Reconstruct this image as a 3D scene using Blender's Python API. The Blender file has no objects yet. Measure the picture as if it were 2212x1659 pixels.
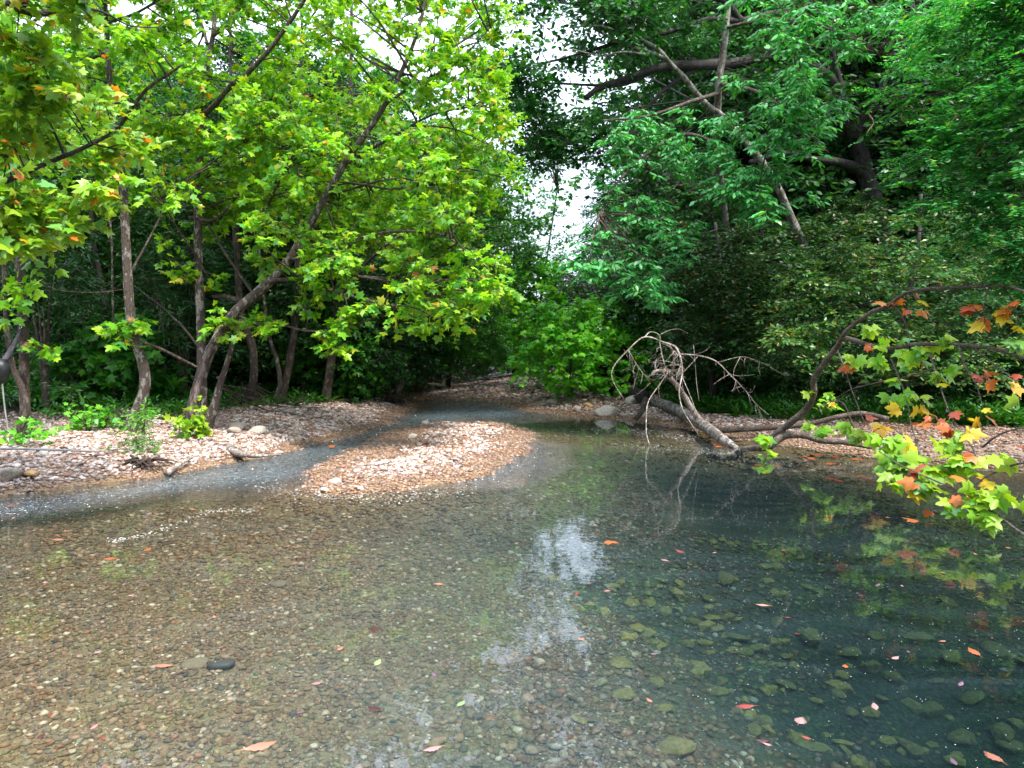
import bpy, math, random
import numpy as np
from mathutils import Vector, Matrix

random.seed(7)
rng = np.random.default_rng(7)
SC = bpy.context.scene
C = SC.collection

# ------------------------------------------------------------------ camera
CH = 1.7                      # camera height above the water
F = 1579.0                    # focal length in reference units (frame 2212 x 1659)
PITCH = math.atan((829.5 - 745) / F)
cam_d = bpy.data.cameras.new("camera")
cam_d.sensor_width = 36
cam_d.lens = 36 * F / 2212
cam_d.clip_start = 0.05
cam_d.clip_end = 2000
cam = bpy.data.objects.new("camera", cam_d)
C.objects.link(cam)
cam.location = (0, 0, CH)
cam.rotation_euler = (math.pi / 2 - PITCH, 0, 0)
SC.camera = cam

# ------------------------------------------------------------------ light
SUN_EL, SUN_AZ = math.radians(60), math.radians(140)      # azimuth measured from +Y clockwise: behind right
w = bpy.data.worlds.new("World"); SC.world = w; w.use_nodes = True
nt = w.node_tree; nt.nodes.clear()
out = nt.nodes.new("ShaderNodeOutputWorld"); bg = nt.nodes.new("ShaderNodeBackground")
sky = nt.nodes.new("ShaderNodeTexSky"); sky.sky_type = 'NISHITA'; sky.sun_disc = False
sky.sun_elevation = SUN_EL; sky.sun_rotation = SUN_AZ
tc = nt.nodes.new("ShaderNodeTexCoord"); nz = nt.nodes.new("ShaderNodeTexNoise")
nz.inputs['Scale'].default_value = 2.2; nz.inputs['Detail'].default_value = 5
ramp = nt.nodes.new("ShaderNodeValToRGB")
ramp.color_ramp.elements[0].position = 0.30; ramp.color_ramp.elements[0].color = (.72, .72, .72, 1)
ramp.color_ramp.elements[1].position = 0.62; ramp.color_ramp.elements[1].color = (.97, .97, .97, 1)
mx = nt.nodes.new("ShaderNodeMix"); mx.data_type = 'RGBA'
mx.inputs['B'].default_value = (9.7, 11.1, 13.2, 1)      # high thin cloud, sunlit
nt.links.new(tc.outputs['Generated'], nz.inputs['Vector']); nt.links.new(nz.outputs['Fac'], ramp.inputs['Fac'])
nt.links.new(ramp.outputs['Color'], mx.inputs['Factor']); nt.links.new(sky.outputs['Color'], mx.inputs['A'])
sxyz = nt.nodes.new("ShaderNodeSeparateXYZ"); nt.links.new(tc.outputs['Generated'], sxyz.inputs[0])
grd = nt.nodes.new("ShaderNodeMapRange"); grd.inputs[1].default_value = 0; grd.inputs[2].default_value = 1; grd.inputs[3].default_value = .5; grd.inputs[4].default_value = 1.25
nt.links.new(sxyz.outputs[2], grd.inputs[0])
gm = nt.nodes.new("ShaderNodeMix"); gm.data_type = 'RGBA'; gm.blend_type = 'MULTIPLY'; gm.inputs['Factor'].default_value = 1
nt.links.new(mx.outputs['Result'], gm.inputs['A']); nt.links.new(grd.outputs[0], gm.inputs['B'])
nt.links.new(gm.outputs['Result'], bg.inputs['Color']); bg.inputs['Strength'].default_value = 0.12
nt.links.new(bg.outputs[0], out.inputs['Surface'])

sl = bpy.data.lights.new("sun", 'SUN'); sl.energy = 3.3; sl.angle = math.radians(10); sl.color = (1, .95, .86)
so = bpy.data.objects.new("sun", sl); C.objects.link(so)
sd = Vector((math.sin(SUN_AZ) * math.cos(SUN_EL), math.cos(SUN_AZ) * math.cos(SUN_EL), math.sin(SUN_EL)))
so.rotation_euler = sd.to_track_quat('Z', 'Y').to_euler(); so.location = (10, -10, 40)

SC.view_settings.view_transform = 'Standard'; SC.view_settings.look = 'None'
SC.view_settings.exposure = 1.45; SC.view_settings.gamma = 1.0
SC.view_settings.use_curve_mapping = False
cy = SC.cycles
cy.max_bounces = 7; cy.diffuse_bounces = 3; cy.glossy_bounces = 2; cy.transmission_bounces = 3
cy.transparent_max_bounces = 10; cy.volume_bounces = 0; cy.caustics_reflective = False; cy.caustics_refractive = False
cy.use_denoising = True; cy.sample_clamp_indirect = 6
SC.render.use_persistent_data = False

# ------------------------------------------------------------------ pixel <-> place
cp, sp = math.cos(PITCH), math.sin(PITCH)
def ray(px, py):
    u = (px - 1106) / F; v = -(py - 829.5) / F
    return np.array([u, cp + v * sp, -sp + v * cp])
def P(px, py, d):             # the point at depth d (metres along +Y) seen at px, py
    r = ray(px, py); s = d / r[1]
    return np.array([r[0] * s, d, CH + r[2] * s])
def G(px, py, z=0.0):         # the point at height z seen at px, py
    r = ray(px, py); s = (z - CH) / r[2]
    return np.array([r[0] * s, r[1] * s, z])

# ------------------------------------------------------------------ mesh helpers
class MB:
    def __init__(self): self.V = []; self.F = {}; self.n = 0
    def add(self, V, F, m=0):
        V = np.asarray(V, dtype=np.float32).reshape(-1, 3)
        if not isinstance(F, list): F = [F]
        for f in F:
            f = np.asarray(f, dtype=np.int64)
            if f.size == 0: continue
            self.F.setdefault((f.shape[1], m), []).append(f + self.n)
        self.V.append(V); self.n += len(V)
    def mesh(self, name, mats, origin=(0, 0, 0), smooth=True):
        me = bpy.data.meshes.new(name)
        V = np.concatenate(self.V) - np.asarray(origin, dtype=np.float32)
        idx, st, mi = [], [], []; off = 0
        for (k, m), fs in self.F.items():
            f = np.concatenate(fs); idx.append(f.ravel())
            st.append(off + np.arange(len(f)) * k); off += f.size; mi.append(np.full(len(f), m))
        idx = np.concatenate(idx).astype(np.int32); st = np.concatenate(st).astype(np.int32)
        me.vertices.add(len(V)); me.vertices.foreach_set('co', V.astype(np.float32).ravel())
        me.loops.add(len(idx)); me.loops.foreach_set('vertex_index', idx)
        me.polygons.add(len(st)); me.polygons.foreach_set('loop_start', st)
        me.polygons.foreach_set('material_index', np.concatenate(mi).astype(np.int32))
        me.polygons.foreach_set('use_smooth', np.full(len(st), smooth))
        for m in (mats if isinstance(mats, (list, tuple)) else [mats]): me.materials.append(m)
        me.update(calc_edges=True)
        return me
def tagp(o, label=None, cat=None, group=None, kind=None):
    if label: o['label'] = label
    if cat: o['category'] = cat
    if group: o['group'] = group
    if kind: o['kind'] = kind
    return o
def link(name, me, loc=(0, 0, 0), parent=None):
    o = bpy.data.objects.new(name, me); C.objects.link(o)
    if parent is not None: o.parent = parent
    else: o.location = loc
    return o
def thing(name, label, cat, loc, group=None):
    o = bpy.data.objects.new(name, None); C.objects.link(o); o.location = tuple(float(a) for a in loc)
    o.empty_display_size = .2
    return tagp(o, label, cat, group)
def part(name, mb, mats, root, smooth=True, label=None):
    if mb.n == 0: return None
    base = root; off = np.array(root.location)
    if root.parent is not None: off = off * 0 + np.array(root.parent.location)
    o = link(name, mb.mesh(name, mats, off, smooth), parent=root)
    if label: o['label'] = label
    return o
def solo(name, mb, mats, label, cat, loc=(0, 0, 0), group=None, kind=None, smooth=True):
    o = link(name, mb.mesh(name, mats, loc, smooth), loc=tuple(float(a) for a in loc))
    return tagp(o, label, cat, group, kind)
def dup(root, loc, rz=0, sc=1.0, label=None):
    r = root.copy(); C.objects.link(r); r.location = loc; r.rotation_euler = (0, 0, rz); r.scale = (sc,) * 3 if not isinstance(sc, tuple) else sc
    if label: r['label'] = label
    for ch in list(root.children):
        c = ch.copy(); C.objects.link(c); c.parent = r
    return r

def spline(pts, n):
    pts = np.asarray(pts, float)
    if len(pts) == 2: pts = np.array([pts[0], (pts[0] + pts[1]) / 2, pts[1]])
    p = np.vstack([2 * pts[0] - pts[1], pts, 2 * pts[-1] - pts[-2]])
    m = len(pts) - 1; t = np.linspace(0, m - 1e-6, n); i = t.astype(int); f = (t - i)[:, None]
    a, b, c, d = p[i], p[i + 1], p[i + 2], p[i + 3]
    return .5 * (2 * b + (c - a) * f + (2 * a - 5 * b + 4 * c - d) * f ** 2 + (3 * b - a - 3 * c + d) * f ** 3)
TSC = [1.0]
def tube(mb, pts, r0, r1, n=None, sides=8, jit=.0, m=0, flare=0, wob=0):
    L = float(np.sum(np.linalg.norm(np.diff(np.asarray(pts), axis=0), axis=1)))
    if n is None: n = max(4, min(60, int(L / max(.06, (r0[0] if isinstance(r0, list) else r0) * 1.5))))
    c = spline(pts, n)
    if wob: c[1:] += rng.normal(0, wob, (n - 1, 3))
    t = np.linspace(0, 1, n)
    if isinstance(r0, (list, tuple)): r = np.interp(t, np.linspace(0, 1, len(r0)), r0) * TSC[0]
    else: r = r0 + (r1 - r0) * t ** .8
    if flare: r = r * (1 + flare * np.exp(-t * n * .45))
    tan = np.gradient(c, axis=0); tan /= np.linalg.norm(tan, axis=1)[:, None] + 1e-9
    up = np.array([0.13, .31, 1.0]) if abs(tan[0][2]) < .8 else np.array([1.0, .2, .1])
    V = np.zeros((n, sides, 3)); a = np.arange(sides) / sides * 2 * np.pi
    u = up
    for i in range(n):
        u = u - tan[i] * np.dot(u, tan[i]); u /= np.linalg.norm(u) + 1e-9
        v = np.cross(tan[i], u)
        rr = r[i] * (1 + (rng.normal(0, jit, sides) if jit else 0))
        V[i] = c[i] + (np.cos(a) * rr)[:, None] * u + (np.sin(a) * rr)[:, None] * v
    idx = np.arange(n * sides).reshape(n, sides)
    q = np.stack([idx[:-1], np.roll(idx[:-1], -1, 1), np.roll(idx[1:], -1, 1), idx[1:]], -1).reshape(-1, 4)
    mb.add(V.reshape(-1, 3), [q, idx[-1][None, :], idx[0][::-1][None, :]], m)
    return c
def thin(mb, A, B, r, sag=0.0, m=0):      # many thin 3-sided twigs at once, A,B (N,3)
    N = len(A)
    if N == 0: return
    M = (A + B) / 2 + np.array([0, 0, 1]) * (np.asarray(sag) if np.ndim(sag) else sag * np.ones(N))[:, None]
    d = B - A; d /= np.linalg.norm(d, axis=1)[:, None] + 1e-9
    u = np.cross(d, [0.2, 0.1, 1.0]); u /= np.linalg.norm(u, axis=1)[:, None] + 1e-9; v = np.cross(d, u)
    r = np.broadcast_to(np.asarray(r, float), (N,))
    V = np.zeros((N, 3, 3, 3))
    for k, (c, s) in enumerate(((A, 1.0), (M, .75), (B, .35))):
        for j in range(3):
            a = j * 2 * np.pi / 3
            V[:, k, j] = c + (np.cos(a) * u + np.sin(a) * v) * (r * s)[:, None]
    base = (np.arange(N) * 9)[:, None, None]
    q = []
    for k in range(2):
        for j in range(3):
            q.append([k * 3 + j, k * 3 + (j + 1) % 3, (k + 1) * 3 + (j + 1) % 3, (k + 1) * 3 + j])
    mb.add(V.reshape(-1, 3), (np.array(q)[None] + base).reshape(-1, 4), m)

# leaf shapes: outline in x,y (stem at origin, tip +y), z bend; triangles fan about a centre vertex
def leaf_shape(half, cz, edge, c=(0, .35)):
    h = np.array(half, float)
    o = np.vstack([h, (h[::-1] * [-1, 1])[1:] if abs(h[-1][0]) < 1e-6 else h[::-1] * [-1, 1]])
    if abs(h[0][0]) < 1e-6: o = o[:-1] if np.allclose(o[0], o[-1]) else o
    z = -edge * (np.abs(o[:, 0]) ** 1.3) * 2 - edge * .6 * np.maximum(o[:, 1] - .5, 0)
    V = np.vstack([[c[0], c[1], cz], np.column_stack([o, z])])
    n = len(o); T = np.array([[0, 1 + i, 1 + (i + 1) % n] for i in range(n)])
    return V, T
SYC = leaf_shape([(0, .06), (.16, -.05), (.34, .03), (.54, .10), (.42, .26), (.64, .52), (.40, .55), (.20, .62), (.17, .84), (0, 1.08)], .03, .16)
SYC6 = leaf_shape([(0, 0), (.45, .1), (.32, .3), (.55, .6), (.18, .62), (0, 1.0)], .03, .14)
LAN = leaf_shape([(0, 0), (.13, .2), (.17, .5), (.09, .8), (0, 1.05)], -.03, -.02, (0, .5))
HICL = leaf_shape([(0, 0), (.19, .22), (.24, .5), (.12, .82), (0, 1.05)], -.03, .0, (0, .5))
OVA = leaf_shape([(0, 0), (.25, .3), (.24, .6), (0, 1)], -.04, -.03, (0, .45))
DIA = (np.array([(0, 0, 0), (.3, .45, .04), (0, 1, -.05), (-.3, .45, .04)], float), np.array([[0, 1, 2], [0, 2, 3]]))
NAR = (np.array([(0, 0, 0), (.09, .4, .03), (0, 1, -.12), (-.09, .4, .03)], float), np.array([[0, 1, 2], [0, 2, 3]]))
def leaves(mb, pos, dirs, nrm, size, shape, m=0):
    N = len(pos)
    if N == 0: return
    d = dirs / (np.linalg.norm(dirs, axis=1)[:, None] + 1e-9)
    x = np.cross(d, nrm); x /= np.linalg.norm(x, axis=1)[:, None] + 1e-9
    z = np.cross(x, d)
    V, T = shape
    s = np.broadcast_to(np.asarray(size, float), (N,))[:, None, None]
    curl = rng.uniform(.2, 1.9, (N, 1, 1))
    W = pos[:, None] + s * (V[None, :, 0:1] * x[:, None] * rng.uniform(.82, 1.05, (N, 1, 1)) + V[None, :, 1:2] * d[:, None] + V[None, :, 2:3] * curl * z[:, None])
    mb.add(W.reshape(-1, 3), (T[None] + (np.arange(N) * len(V))[:, None, None]).reshape(-1, 3), m)
def unit(a): return a / (np.linalg.norm(a, axis=-1, keepdims=True) + 1e-9)

# ------------------------------------------------------------------ materials
def mat(name):
    m = bpy.data.materials.new(name); m.use_nodes = True; m.node_tree.nodes.clear(); return m
def N(m, t, **kw):
    n = m.node_tree.nodes.new(t)
    for k, v in kw.items():
        if k in n.inputs: n.inputs[k].default_value = v
        else: setattr(n, k, v)
    return n
def L(m, a, b): m.node_tree.links.new(a, b)
def cramp(m, stops, const=False):
    r = N(m, "ShaderNodeValToRGB"); e = r.color_ramp.elements
    if const: r.color_ramp.interpolation = 'CONSTANT'
    while len(e) < len(stops): e.new(.5)
    for el, (p, c) in zip(e, stops): el.position = p; el.color = (*c, 1)
    return r
def leafmat(name, stops, trans=.4, rough=.42, tcol=(1.25, 1.15, .5), spec=.5, const=False):
    m = mat(name); o = N(m, "ShaderNodeOutputMaterial"); g = N(m, "ShaderNodeNewGeometry")
    r = cramp(m, stops, const); L(m, g.outputs['Random Per Island'], r.inputs[0])
    nzz = N(m, "ShaderNodeTexNoise", Scale=1.3, Detail=2.0); tco = N(m, "ShaderNodeNewGeometry"); L(m, tco.outputs['Position'], nzz.inputs['Vector'])
    hs = N(m, "ShaderNodeHueSaturation"); L(m, r.outputs[0], hs.inputs['Color'])
    mr = N(m, "ShaderNodeMapRange"); mr.inputs[1].default_value = .3; mr.inputs[2].default_value = .7; mr.inputs[3].default_value = .72; mr.inputs[4].default_value = 1.3
    L(m, nzz.outputs[0], mr.inputs[0]); L(m, mr.outputs[0], hs.inputs['Value'])
    p = N(m, "ShaderNodeBsdfPrincipled"); p.inputs['Roughness'].default_value = rough; p.inputs['Specular IOR Level'].default_value = spec
    L(m, hs.outputs[0], p.inputs['Base Color'])
    t = N(m, "ShaderNodeBsdfTranslucent"); mm = N(m, "ShaderNodeMix", data_type='RGBA', blend_type='MULTIPLY'); mm.inputs['Factor'].default_value = 1
    mm.inputs['B'].default_value = (*tcol, 1); L(m, hs.outputs[0], mm.inputs['A']); L(m, mm.outputs['Result'], t.inputs[0])
    mix = N(m, "ShaderNodeMixShader"); mix.inputs[0].default_value = trans
    L(m, p.outputs[0], mix.inputs[1]); L(m, t.outputs[0], mix.inputs[2]); L(m, mix.outputs[0], o.inputs[0])
    return m
M_SYC = leafmat("sycamore_leaf", [(0, (.07, .27, .015)), (.25, (.15, .41, .015)), (.5, (.28, .54, .015)), (.65, (.36, .60, .02)), (.8, (.06, .28, .05)), (.94, (.34, .52, .02)), (.988, (.50, .48, .03)), (.995, (.50, .22, .03)), (1, (.4, .12, .03))], .45)
M_SYCN = leafmat("sycamore_leaf_near", [(0, (.10, .30, .02)), (.4, (.22, .42, .02)), (.7, (.32, .48, .02)), (.88, (.12, .36, .10)), (.95, (.46, .44, .02)), (.98, (.60, .32, .02)), (1, (.6, .14, .02))], .4)
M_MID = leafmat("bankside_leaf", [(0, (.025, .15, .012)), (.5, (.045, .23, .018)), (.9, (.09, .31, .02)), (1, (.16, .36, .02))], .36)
M_SAP = leafmat('sapling_leaf', [(0, (.06, .32, .02)), (.5, (.12, .46, .025)), (.9, (.2, .56, .03)), (1, (.32, .6, .04))], .42)
M_SAP2 = leafmat('willow_leaf', [(0, (.02, .12, .012)), (.5, (.03, .17, .018)), (1, (.07, .24, .02))], .36)
M_UND = leafmat('undergrowth_leaf', [(0, (.012, .08, .01)), (.6, (.025, .14, .015)), (1, (.06, .22, .02))], .34)
M_DRK = leafmat("shade_toned_wood_leaf", [(0, (.008, .055, .008)), (.5, (.014, .085, .011)), (.9, (.03, .13, .015)), (1, (.06, .15, .02))], .28)  # leaf colour darkened to stand in for the deep shade inside the wood
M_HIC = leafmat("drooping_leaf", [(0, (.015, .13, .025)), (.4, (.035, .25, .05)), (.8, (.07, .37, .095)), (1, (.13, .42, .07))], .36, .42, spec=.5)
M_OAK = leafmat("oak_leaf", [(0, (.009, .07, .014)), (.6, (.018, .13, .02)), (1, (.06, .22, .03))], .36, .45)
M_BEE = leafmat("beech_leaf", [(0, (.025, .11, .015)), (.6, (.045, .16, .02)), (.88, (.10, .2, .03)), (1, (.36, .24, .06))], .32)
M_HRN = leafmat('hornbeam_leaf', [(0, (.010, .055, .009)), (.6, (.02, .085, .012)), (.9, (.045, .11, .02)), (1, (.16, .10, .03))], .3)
M_LOC = leafmat("locust_leaflet", [(0, (.015, .14, .025)), (.5, (.028, .24, .045)), (.9, (.08, .38, .07)), (1, (.22, .4, .03))], .4)
M_GRASS = leafmat("grass_blade", [(0, (.02, .11, .01)), (.5, (.04, .17, .015)), (1, (.08, .24, .02))], .3)
M_YEL = leafmat("yellow_leaf", [(0, (.62, .48, .02)), (.5, (.72, .55, .03)), (1, (.7, .38, .03))], .4)
M_ORA = leafmat("orange_leaf", [(0, (.55, .13, .02)), (.4, (.62, .20, .02)), (.7, (.42, .07, .02)), (1, (.30, .05, .02))], .3)
M_LIT = leafmat("lime_leaf", [(0, (.10, .30, .03)), (.3, (.20, .42, .02)), (.55, (.31, .50, .02)), (.8, (.38, .52, .03)), (1, (.10, .34, .09))], .4)
def deadleaf(name, a, b):
    a = tuple(c * .62 for c in a); b = tuple(c * .5 for c in b)
    return leafmat(name, [(0, a), (1, b)], .1, .5)

def bark(name, base, patch, thr=.55, scale=7, bump=.5, stretch=.25, dark=(.03, .022, .018)):
    m = mat(name); o = N(m, "ShaderNodeOutputMaterial"); p = N(m, "ShaderNodeBsdfPrincipled", Roughness=.85)
    tcn = N(m, "ShaderNodeTexCoord"); mp = N(m, "ShaderNodeMapping"); mp.inputs['Scale'].default_value = (1, 1, stretch)
    L(m, tcn.outputs['Object'], mp.inputs['Vector'])
    n1 = N(m, "ShaderNodeTexNoise", Scale=scale, Detail=4.0, Roughness=.55); L(m, mp.outputs[0], n1.inputs['Vector'])
    n2 = N(m, "ShaderNodeTexNoise", Scale=scale * 5, Detail=5.0, Roughness=.7); L(m, mp.outputs[0], n2.inputs['Vector'])
    vo = N(m, "ShaderNodeTexVoronoi", feature='DISTANCE_TO_EDGE', Scale=scale * 2.6); L(m, mp.outputs[0], vo.inputs['Vector'])
    r1 = cramp(m, [(thr - .04, base), (thr, patch)]); L(m, n1.outputs[0], r1.inputs[0])
    r2 = cramp(m, [(.3, (.45, .45, .45)), (.62, (1.15, 1.12, 1.1))]); L(m, n2.outputs[0], r2.inputs[0])
    mm = N(m, "ShaderNodeMix", data_type='RGBA', blend_type='MULTIPLY'); mm.inputs['Factor'].default_value = 1
    L(m, r1.outputs[0], mm.inputs['A']); L(m, r2.outputs[0], mm.inputs['B'])
    r3 = cramp(m, [(0, (1, 1, 1)), (.045, (0, 0, 0))]); L(m, vo.outputs['Distance'], r3.inputs[0])
    m3 = N(m, "ShaderNodeMix", data_type='RGBA'); L(m, r3.outputs[0], m3.inputs['Factor']); L(m, mm.outputs['Result'], m3.inputs['A']); m3.inputs['B'].default_value = (*dark, 1)
    L(m, m3.outputs['Result'], p.inputs['Base Color'])
    ad = N(m, "ShaderNodeMath", operation='ADD'); L(m, n2.outputs[0], ad.inputs[0]); L(m, r3.outputs[0], ad.inputs[1])
    ad2 = N(m, "ShaderNodeMath", operation='SUBTRACT'); L(m, n2.outputs[0], ad2.inputs[0]); L(m, r3.outputs[0], ad2.inputs[1])
    b = N(m, "ShaderNodeBump", Strength=min(1, bump * 1.6), Distance=.03); L(m, ad2.outputs[0], b.inputs['Height'])
    L(m, b.outputs[0], p.inputs['Normal']); L(m, p.outputs[0], o.inputs[0]); return m
B_SYC = bark("sycamore_bark", (.12, .088, .072), (.40, .36, .33), .575, 13, .7, .5)
B_BRN = bark("brown_bark", (.085, .058, .045), (.20, .155, .13), .575, 13, .7, .5)
B_WHT = bark("pale_bark", (.33, .31, .28), (.15, .12, .09), .54, 8, .6, .5)
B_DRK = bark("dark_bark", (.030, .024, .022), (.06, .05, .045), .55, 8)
B_GRY = bark("grey_dead_wood", (.30, .24, .21), (.48, .42, .38), .55, 9)
B_LOG = bark("log_bark", (.17, .14, .12), (.42, .39, .37), .53, 9, .8, 1)
B_TWG = bark("twig_bark", (.10, .07, .055), (.2, .16, .13), .6, 12, stretch=1)
B_LIM = bark("limb_bark", (.10, .075, .06), (.17, .13, .10), .56, 7, stretch=1)

def stonemat(name, stops, rough=.8, bump=.4, spec=.3):
    m = mat(name); o = N(m, "ShaderNodeOutputMaterial"); p = N(m, "ShaderNodeBsdfPrincipled", Roughness=rough); p.inputs['Specular IOR Level'].default_value = spec
    g = N(m, "ShaderNodeNewGeometry"); r = cramp(m, stops); L(m, g.outputs['Random Per Island'], r.inputs[0])
    n = N(m, "ShaderNodeTexNoise", Scale=38.0, Detail=4.0); L(m, g.outputs['Position'], n.inputs['Vector'])
    r2 = cramp(m, [(.3, (.62, .58, .54)), (.65, (1.12, 1.1, 1.08))]); L(m, n.outputs[0], r2.inputs[0])
    mm = N(m, "ShaderNodeMix", data_type='RGBA', blend_type='MULTIPLY'); mm.inputs['Factor'].default_value = 1
    L(m, r.outputs[0], mm.inputs['A']); L(m, r2.outputs[0], mm.inputs['B']); L(m, mm.outputs['Result'], p.inputs['Base Color'])
    b = N(m, "ShaderNodeBump", Strength=bump, Distance=.01); L(m, n.outputs[0], b.inputs['Height']); L(m, b.outputs[0], p.inputs['Normal'])
    L(m, p.outputs[0], o.inputs[0]); return m
S_DRY = stonemat("dry_gravel", [(0, (.62, .56, .54)), (.18, (.36, .28, .26)), (.34, (.50, .37, .32)), (.48, (.64, .57, .54)), (.60, (.32, .17, .10)), (.70, (.14, .10, .10)), (.80, (.42, .22, .14)), (.90, (.74, .68, .65)), (.95, (.30, .24, .22)), (1, (.05, .04, .06))])
S_WET = stonemat("wet_gravel", [(0, (.20, .10, .05)), (.3, (.32, .19, .11)), (.5, (.10, .06, .04)), (.7, (.42, .31, .25)), (.85, (.10, .07, .06)), (1, (.30, .12, .06))], .35, spec=.6)
S_BED = stonemat("streambed_gravel", [(0, (.17, .085, .035)), (.25, (.25, .14, .06)), (.42, (.10, .065, .035)), (.55, (.32, .19, .09)), (.7, (.16, .11, .06)), (.8, (.40, .29, .16)), (.88, (.30, .12, .05)), (.95, (.62, .5, .34)), (1, (.04, .035, .03))], .7)
S_ALG = stonemat("algae_stone", [(0, (.38, .26, .06)), (.5, (.46, .32, .08)), (1, (.24, .18, .05))], .8)
S_ROC = stonemat("bank_stone", [(0, (.26, .23, .21)), (.5, (.36, .32, .28)), (1, (.32, .25, .19))], .8, .8)
S_ROCW = stonemat("pale_stone", [(0, (.48, .42, .36)), (1, (.58, .53, .48))], .8)
S_ROCO = stonemat("ochre_stone", [(0, (.42, .24, .10)), (1, (.5, .30, .14))], .8)

def plain(name, col, rough=.6, noise=.35, scale=20, metal=0, bump=.2):
    m = mat(name); o = N(m, "ShaderNodeOutputMaterial"); p = N(m, "ShaderNodeBsdfPrincipled", Roughness=rough, Metallic=metal)
    g = N(m, "ShaderNodeTexCoord"); n = N(m, "ShaderNodeTexNoise", Scale=float(scale), Detail=4.0); L(m, g.outputs['Object'], n.inputs['Vector'])
    r = cramp(m, [(.3, tuple(c * (1 - noise) for c in col)), (.7, tuple(min(1, c * (1 + noise * .5)) for c in col))]); L(m, n.outputs[0], r.inputs[0])
    L(m, r.outputs[0], p.inputs['Base Color'])
    b = N(m, "ShaderNodeBump", Strength=bump, Distance=.01); L(m, n.outputs[0], b.inputs['Height']); L(m, b.outputs[0], p.inputs['Normal'])
    L(m, p.outputs[0], o.inputs[0]); return m

# ------------------------------------------------------------------ terrain
def poly(pts): return np.array([G(a, b)[:2] for a, b in pts])
LEFT = np.vstack([[(-160, -10), (-9.5, 5.5)], poly([(0, 1072), (100, 1060), (200, 1045), (300, 1035), (400, 1018), (480, 1005), (560, 990), (610, 978), (680, 958), (760, 940), (830, 915), (880, 884), (860, 866), (885, 846), (930, 829), (1000, 808)]), [(-6, 60), (-14, 95), (-160, 160)]])
BAR = np.vstack([poly([(888, 861), (940, 843), (1000, 830), (1060, 816)]), [(6, 60), (-2, 90), (20, 160), (160, 160), (160, -10), (14, 2), (9.2, 7)], poly([(2212, 1018), (2108, 1009), (1892, 985), (1808, 975), (1708, 962), (1640, 955), (1570, 938), (1500, 925), (1400, 911), (1280, 903), (1200, 896), (1130, 884), (1080, 868), (960, 864)])])
ISL = poly([(655, 1060), (690, 1010), (770, 965), (860, 928), (960, 913), (1060, 914), (1120, 928), (1143, 952), (1128, 978), (1090, 1002), (1020, 1030), (900, 1052), (760, 1066)])
def sdist(poly, X, Y):
    n = len(poly); d = np.full(X.shape, 1e9); inside = np.zeros(X.shape, bool)
    for i in range(n):
        a = poly[i]; b = poly[(i + 1) % n]; e = b - a
        t = np.clip(((X - a[0]) * e[0] + (Y - a[1]) * e[1]) / (e @ e + 1e-12), 0, 1)
        d = np.minimum(d, np.hypot(X - a[0] - t * e[0], Y - a[1] - t * e[1]))
        c = ((a[1] > Y) != (b[1] > Y)) & (X < (b[0] - a[0]) * (Y - a[1]) / (b[1] - a[1] + 1e-12) + a[0])
        inside ^= c
    return np.where(inside, d, -d)
def sm(a, b, x): t = np.clip((x - a) / (b - a), 0, 1); return t * t * (3 - 2 * t)
def wav(X, Y, s, k):
    return (np.sin(X * s + 1.3 * k + np.sin(Y * s * .7 + k) * 1.3) + np.sin(Y * s * 1.13 + 2.1 * k + np.sin(X * s * .9 + 2 * k) * 1.2)) * .5
def height(X, Y):
    X = np.asarray(X, float); Y = np.asarray(Y, float)
    nzs = wav(X, Y, 1.1, 1) * .5 + wav(X, Y, 2.7, 2) * .3 + wav(X, Y, 6.1, 3) * .2
    wl = .16 * nzs + .07 * wav(X, Y, 8.3, 5)
    sl_, sb, si = sdist(LEFT, X, Y) + wl, sdist(BAR, X, Y) + wl, sdist(ISL, X, Y) + wl
    s = np.maximum(np.maximum(sl_, sb), si)
    lh = .38 * (1 - np.exp(-np.maximum(sl_, 0) / 1.6)) + .035 * np.maximum(sl_ - 3, 0)
    bh = .30 * (1 - np.exp(-np.maximum(sb, 0) / 1.8)) + .06 * np.maximum(sb - 4, 0)
    ih = .115 * (1 - np.exp(-np.maximum(si, 0) / 1.1)) * (1 + .2 * wav(X, Y, 2.1, 11))
    land = np.maximum(np.maximum(lh, bh), ih) * (1 + .25 * nzs) + .02 * nzs * np.minimum(np.maximum(s, 0), 1)
    land = np.minimum(land, 6)
    D = .16 + .98 * sm(-.9, 4.2, X - (Y - 4) * .03 + .5 * wav(X, Y, .9, 9) + .14 * wav(X, Y, 2.6, 12)) * sm(14, 8.5, Y) + .22 * sm(-2.5, 1, X) * sm(11, 5, Y)
    dw = np.maximum(-s, 0)
    bed = -np.minimum(dw * .22, D + .05 * nzs)
    bed = bed * np.where(Y > 13, .45, 1)
    return np.where(s > 0, land, bed)
def H1(x, y): return float(height(np.array([x]), np.array([y]))[0])

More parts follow.
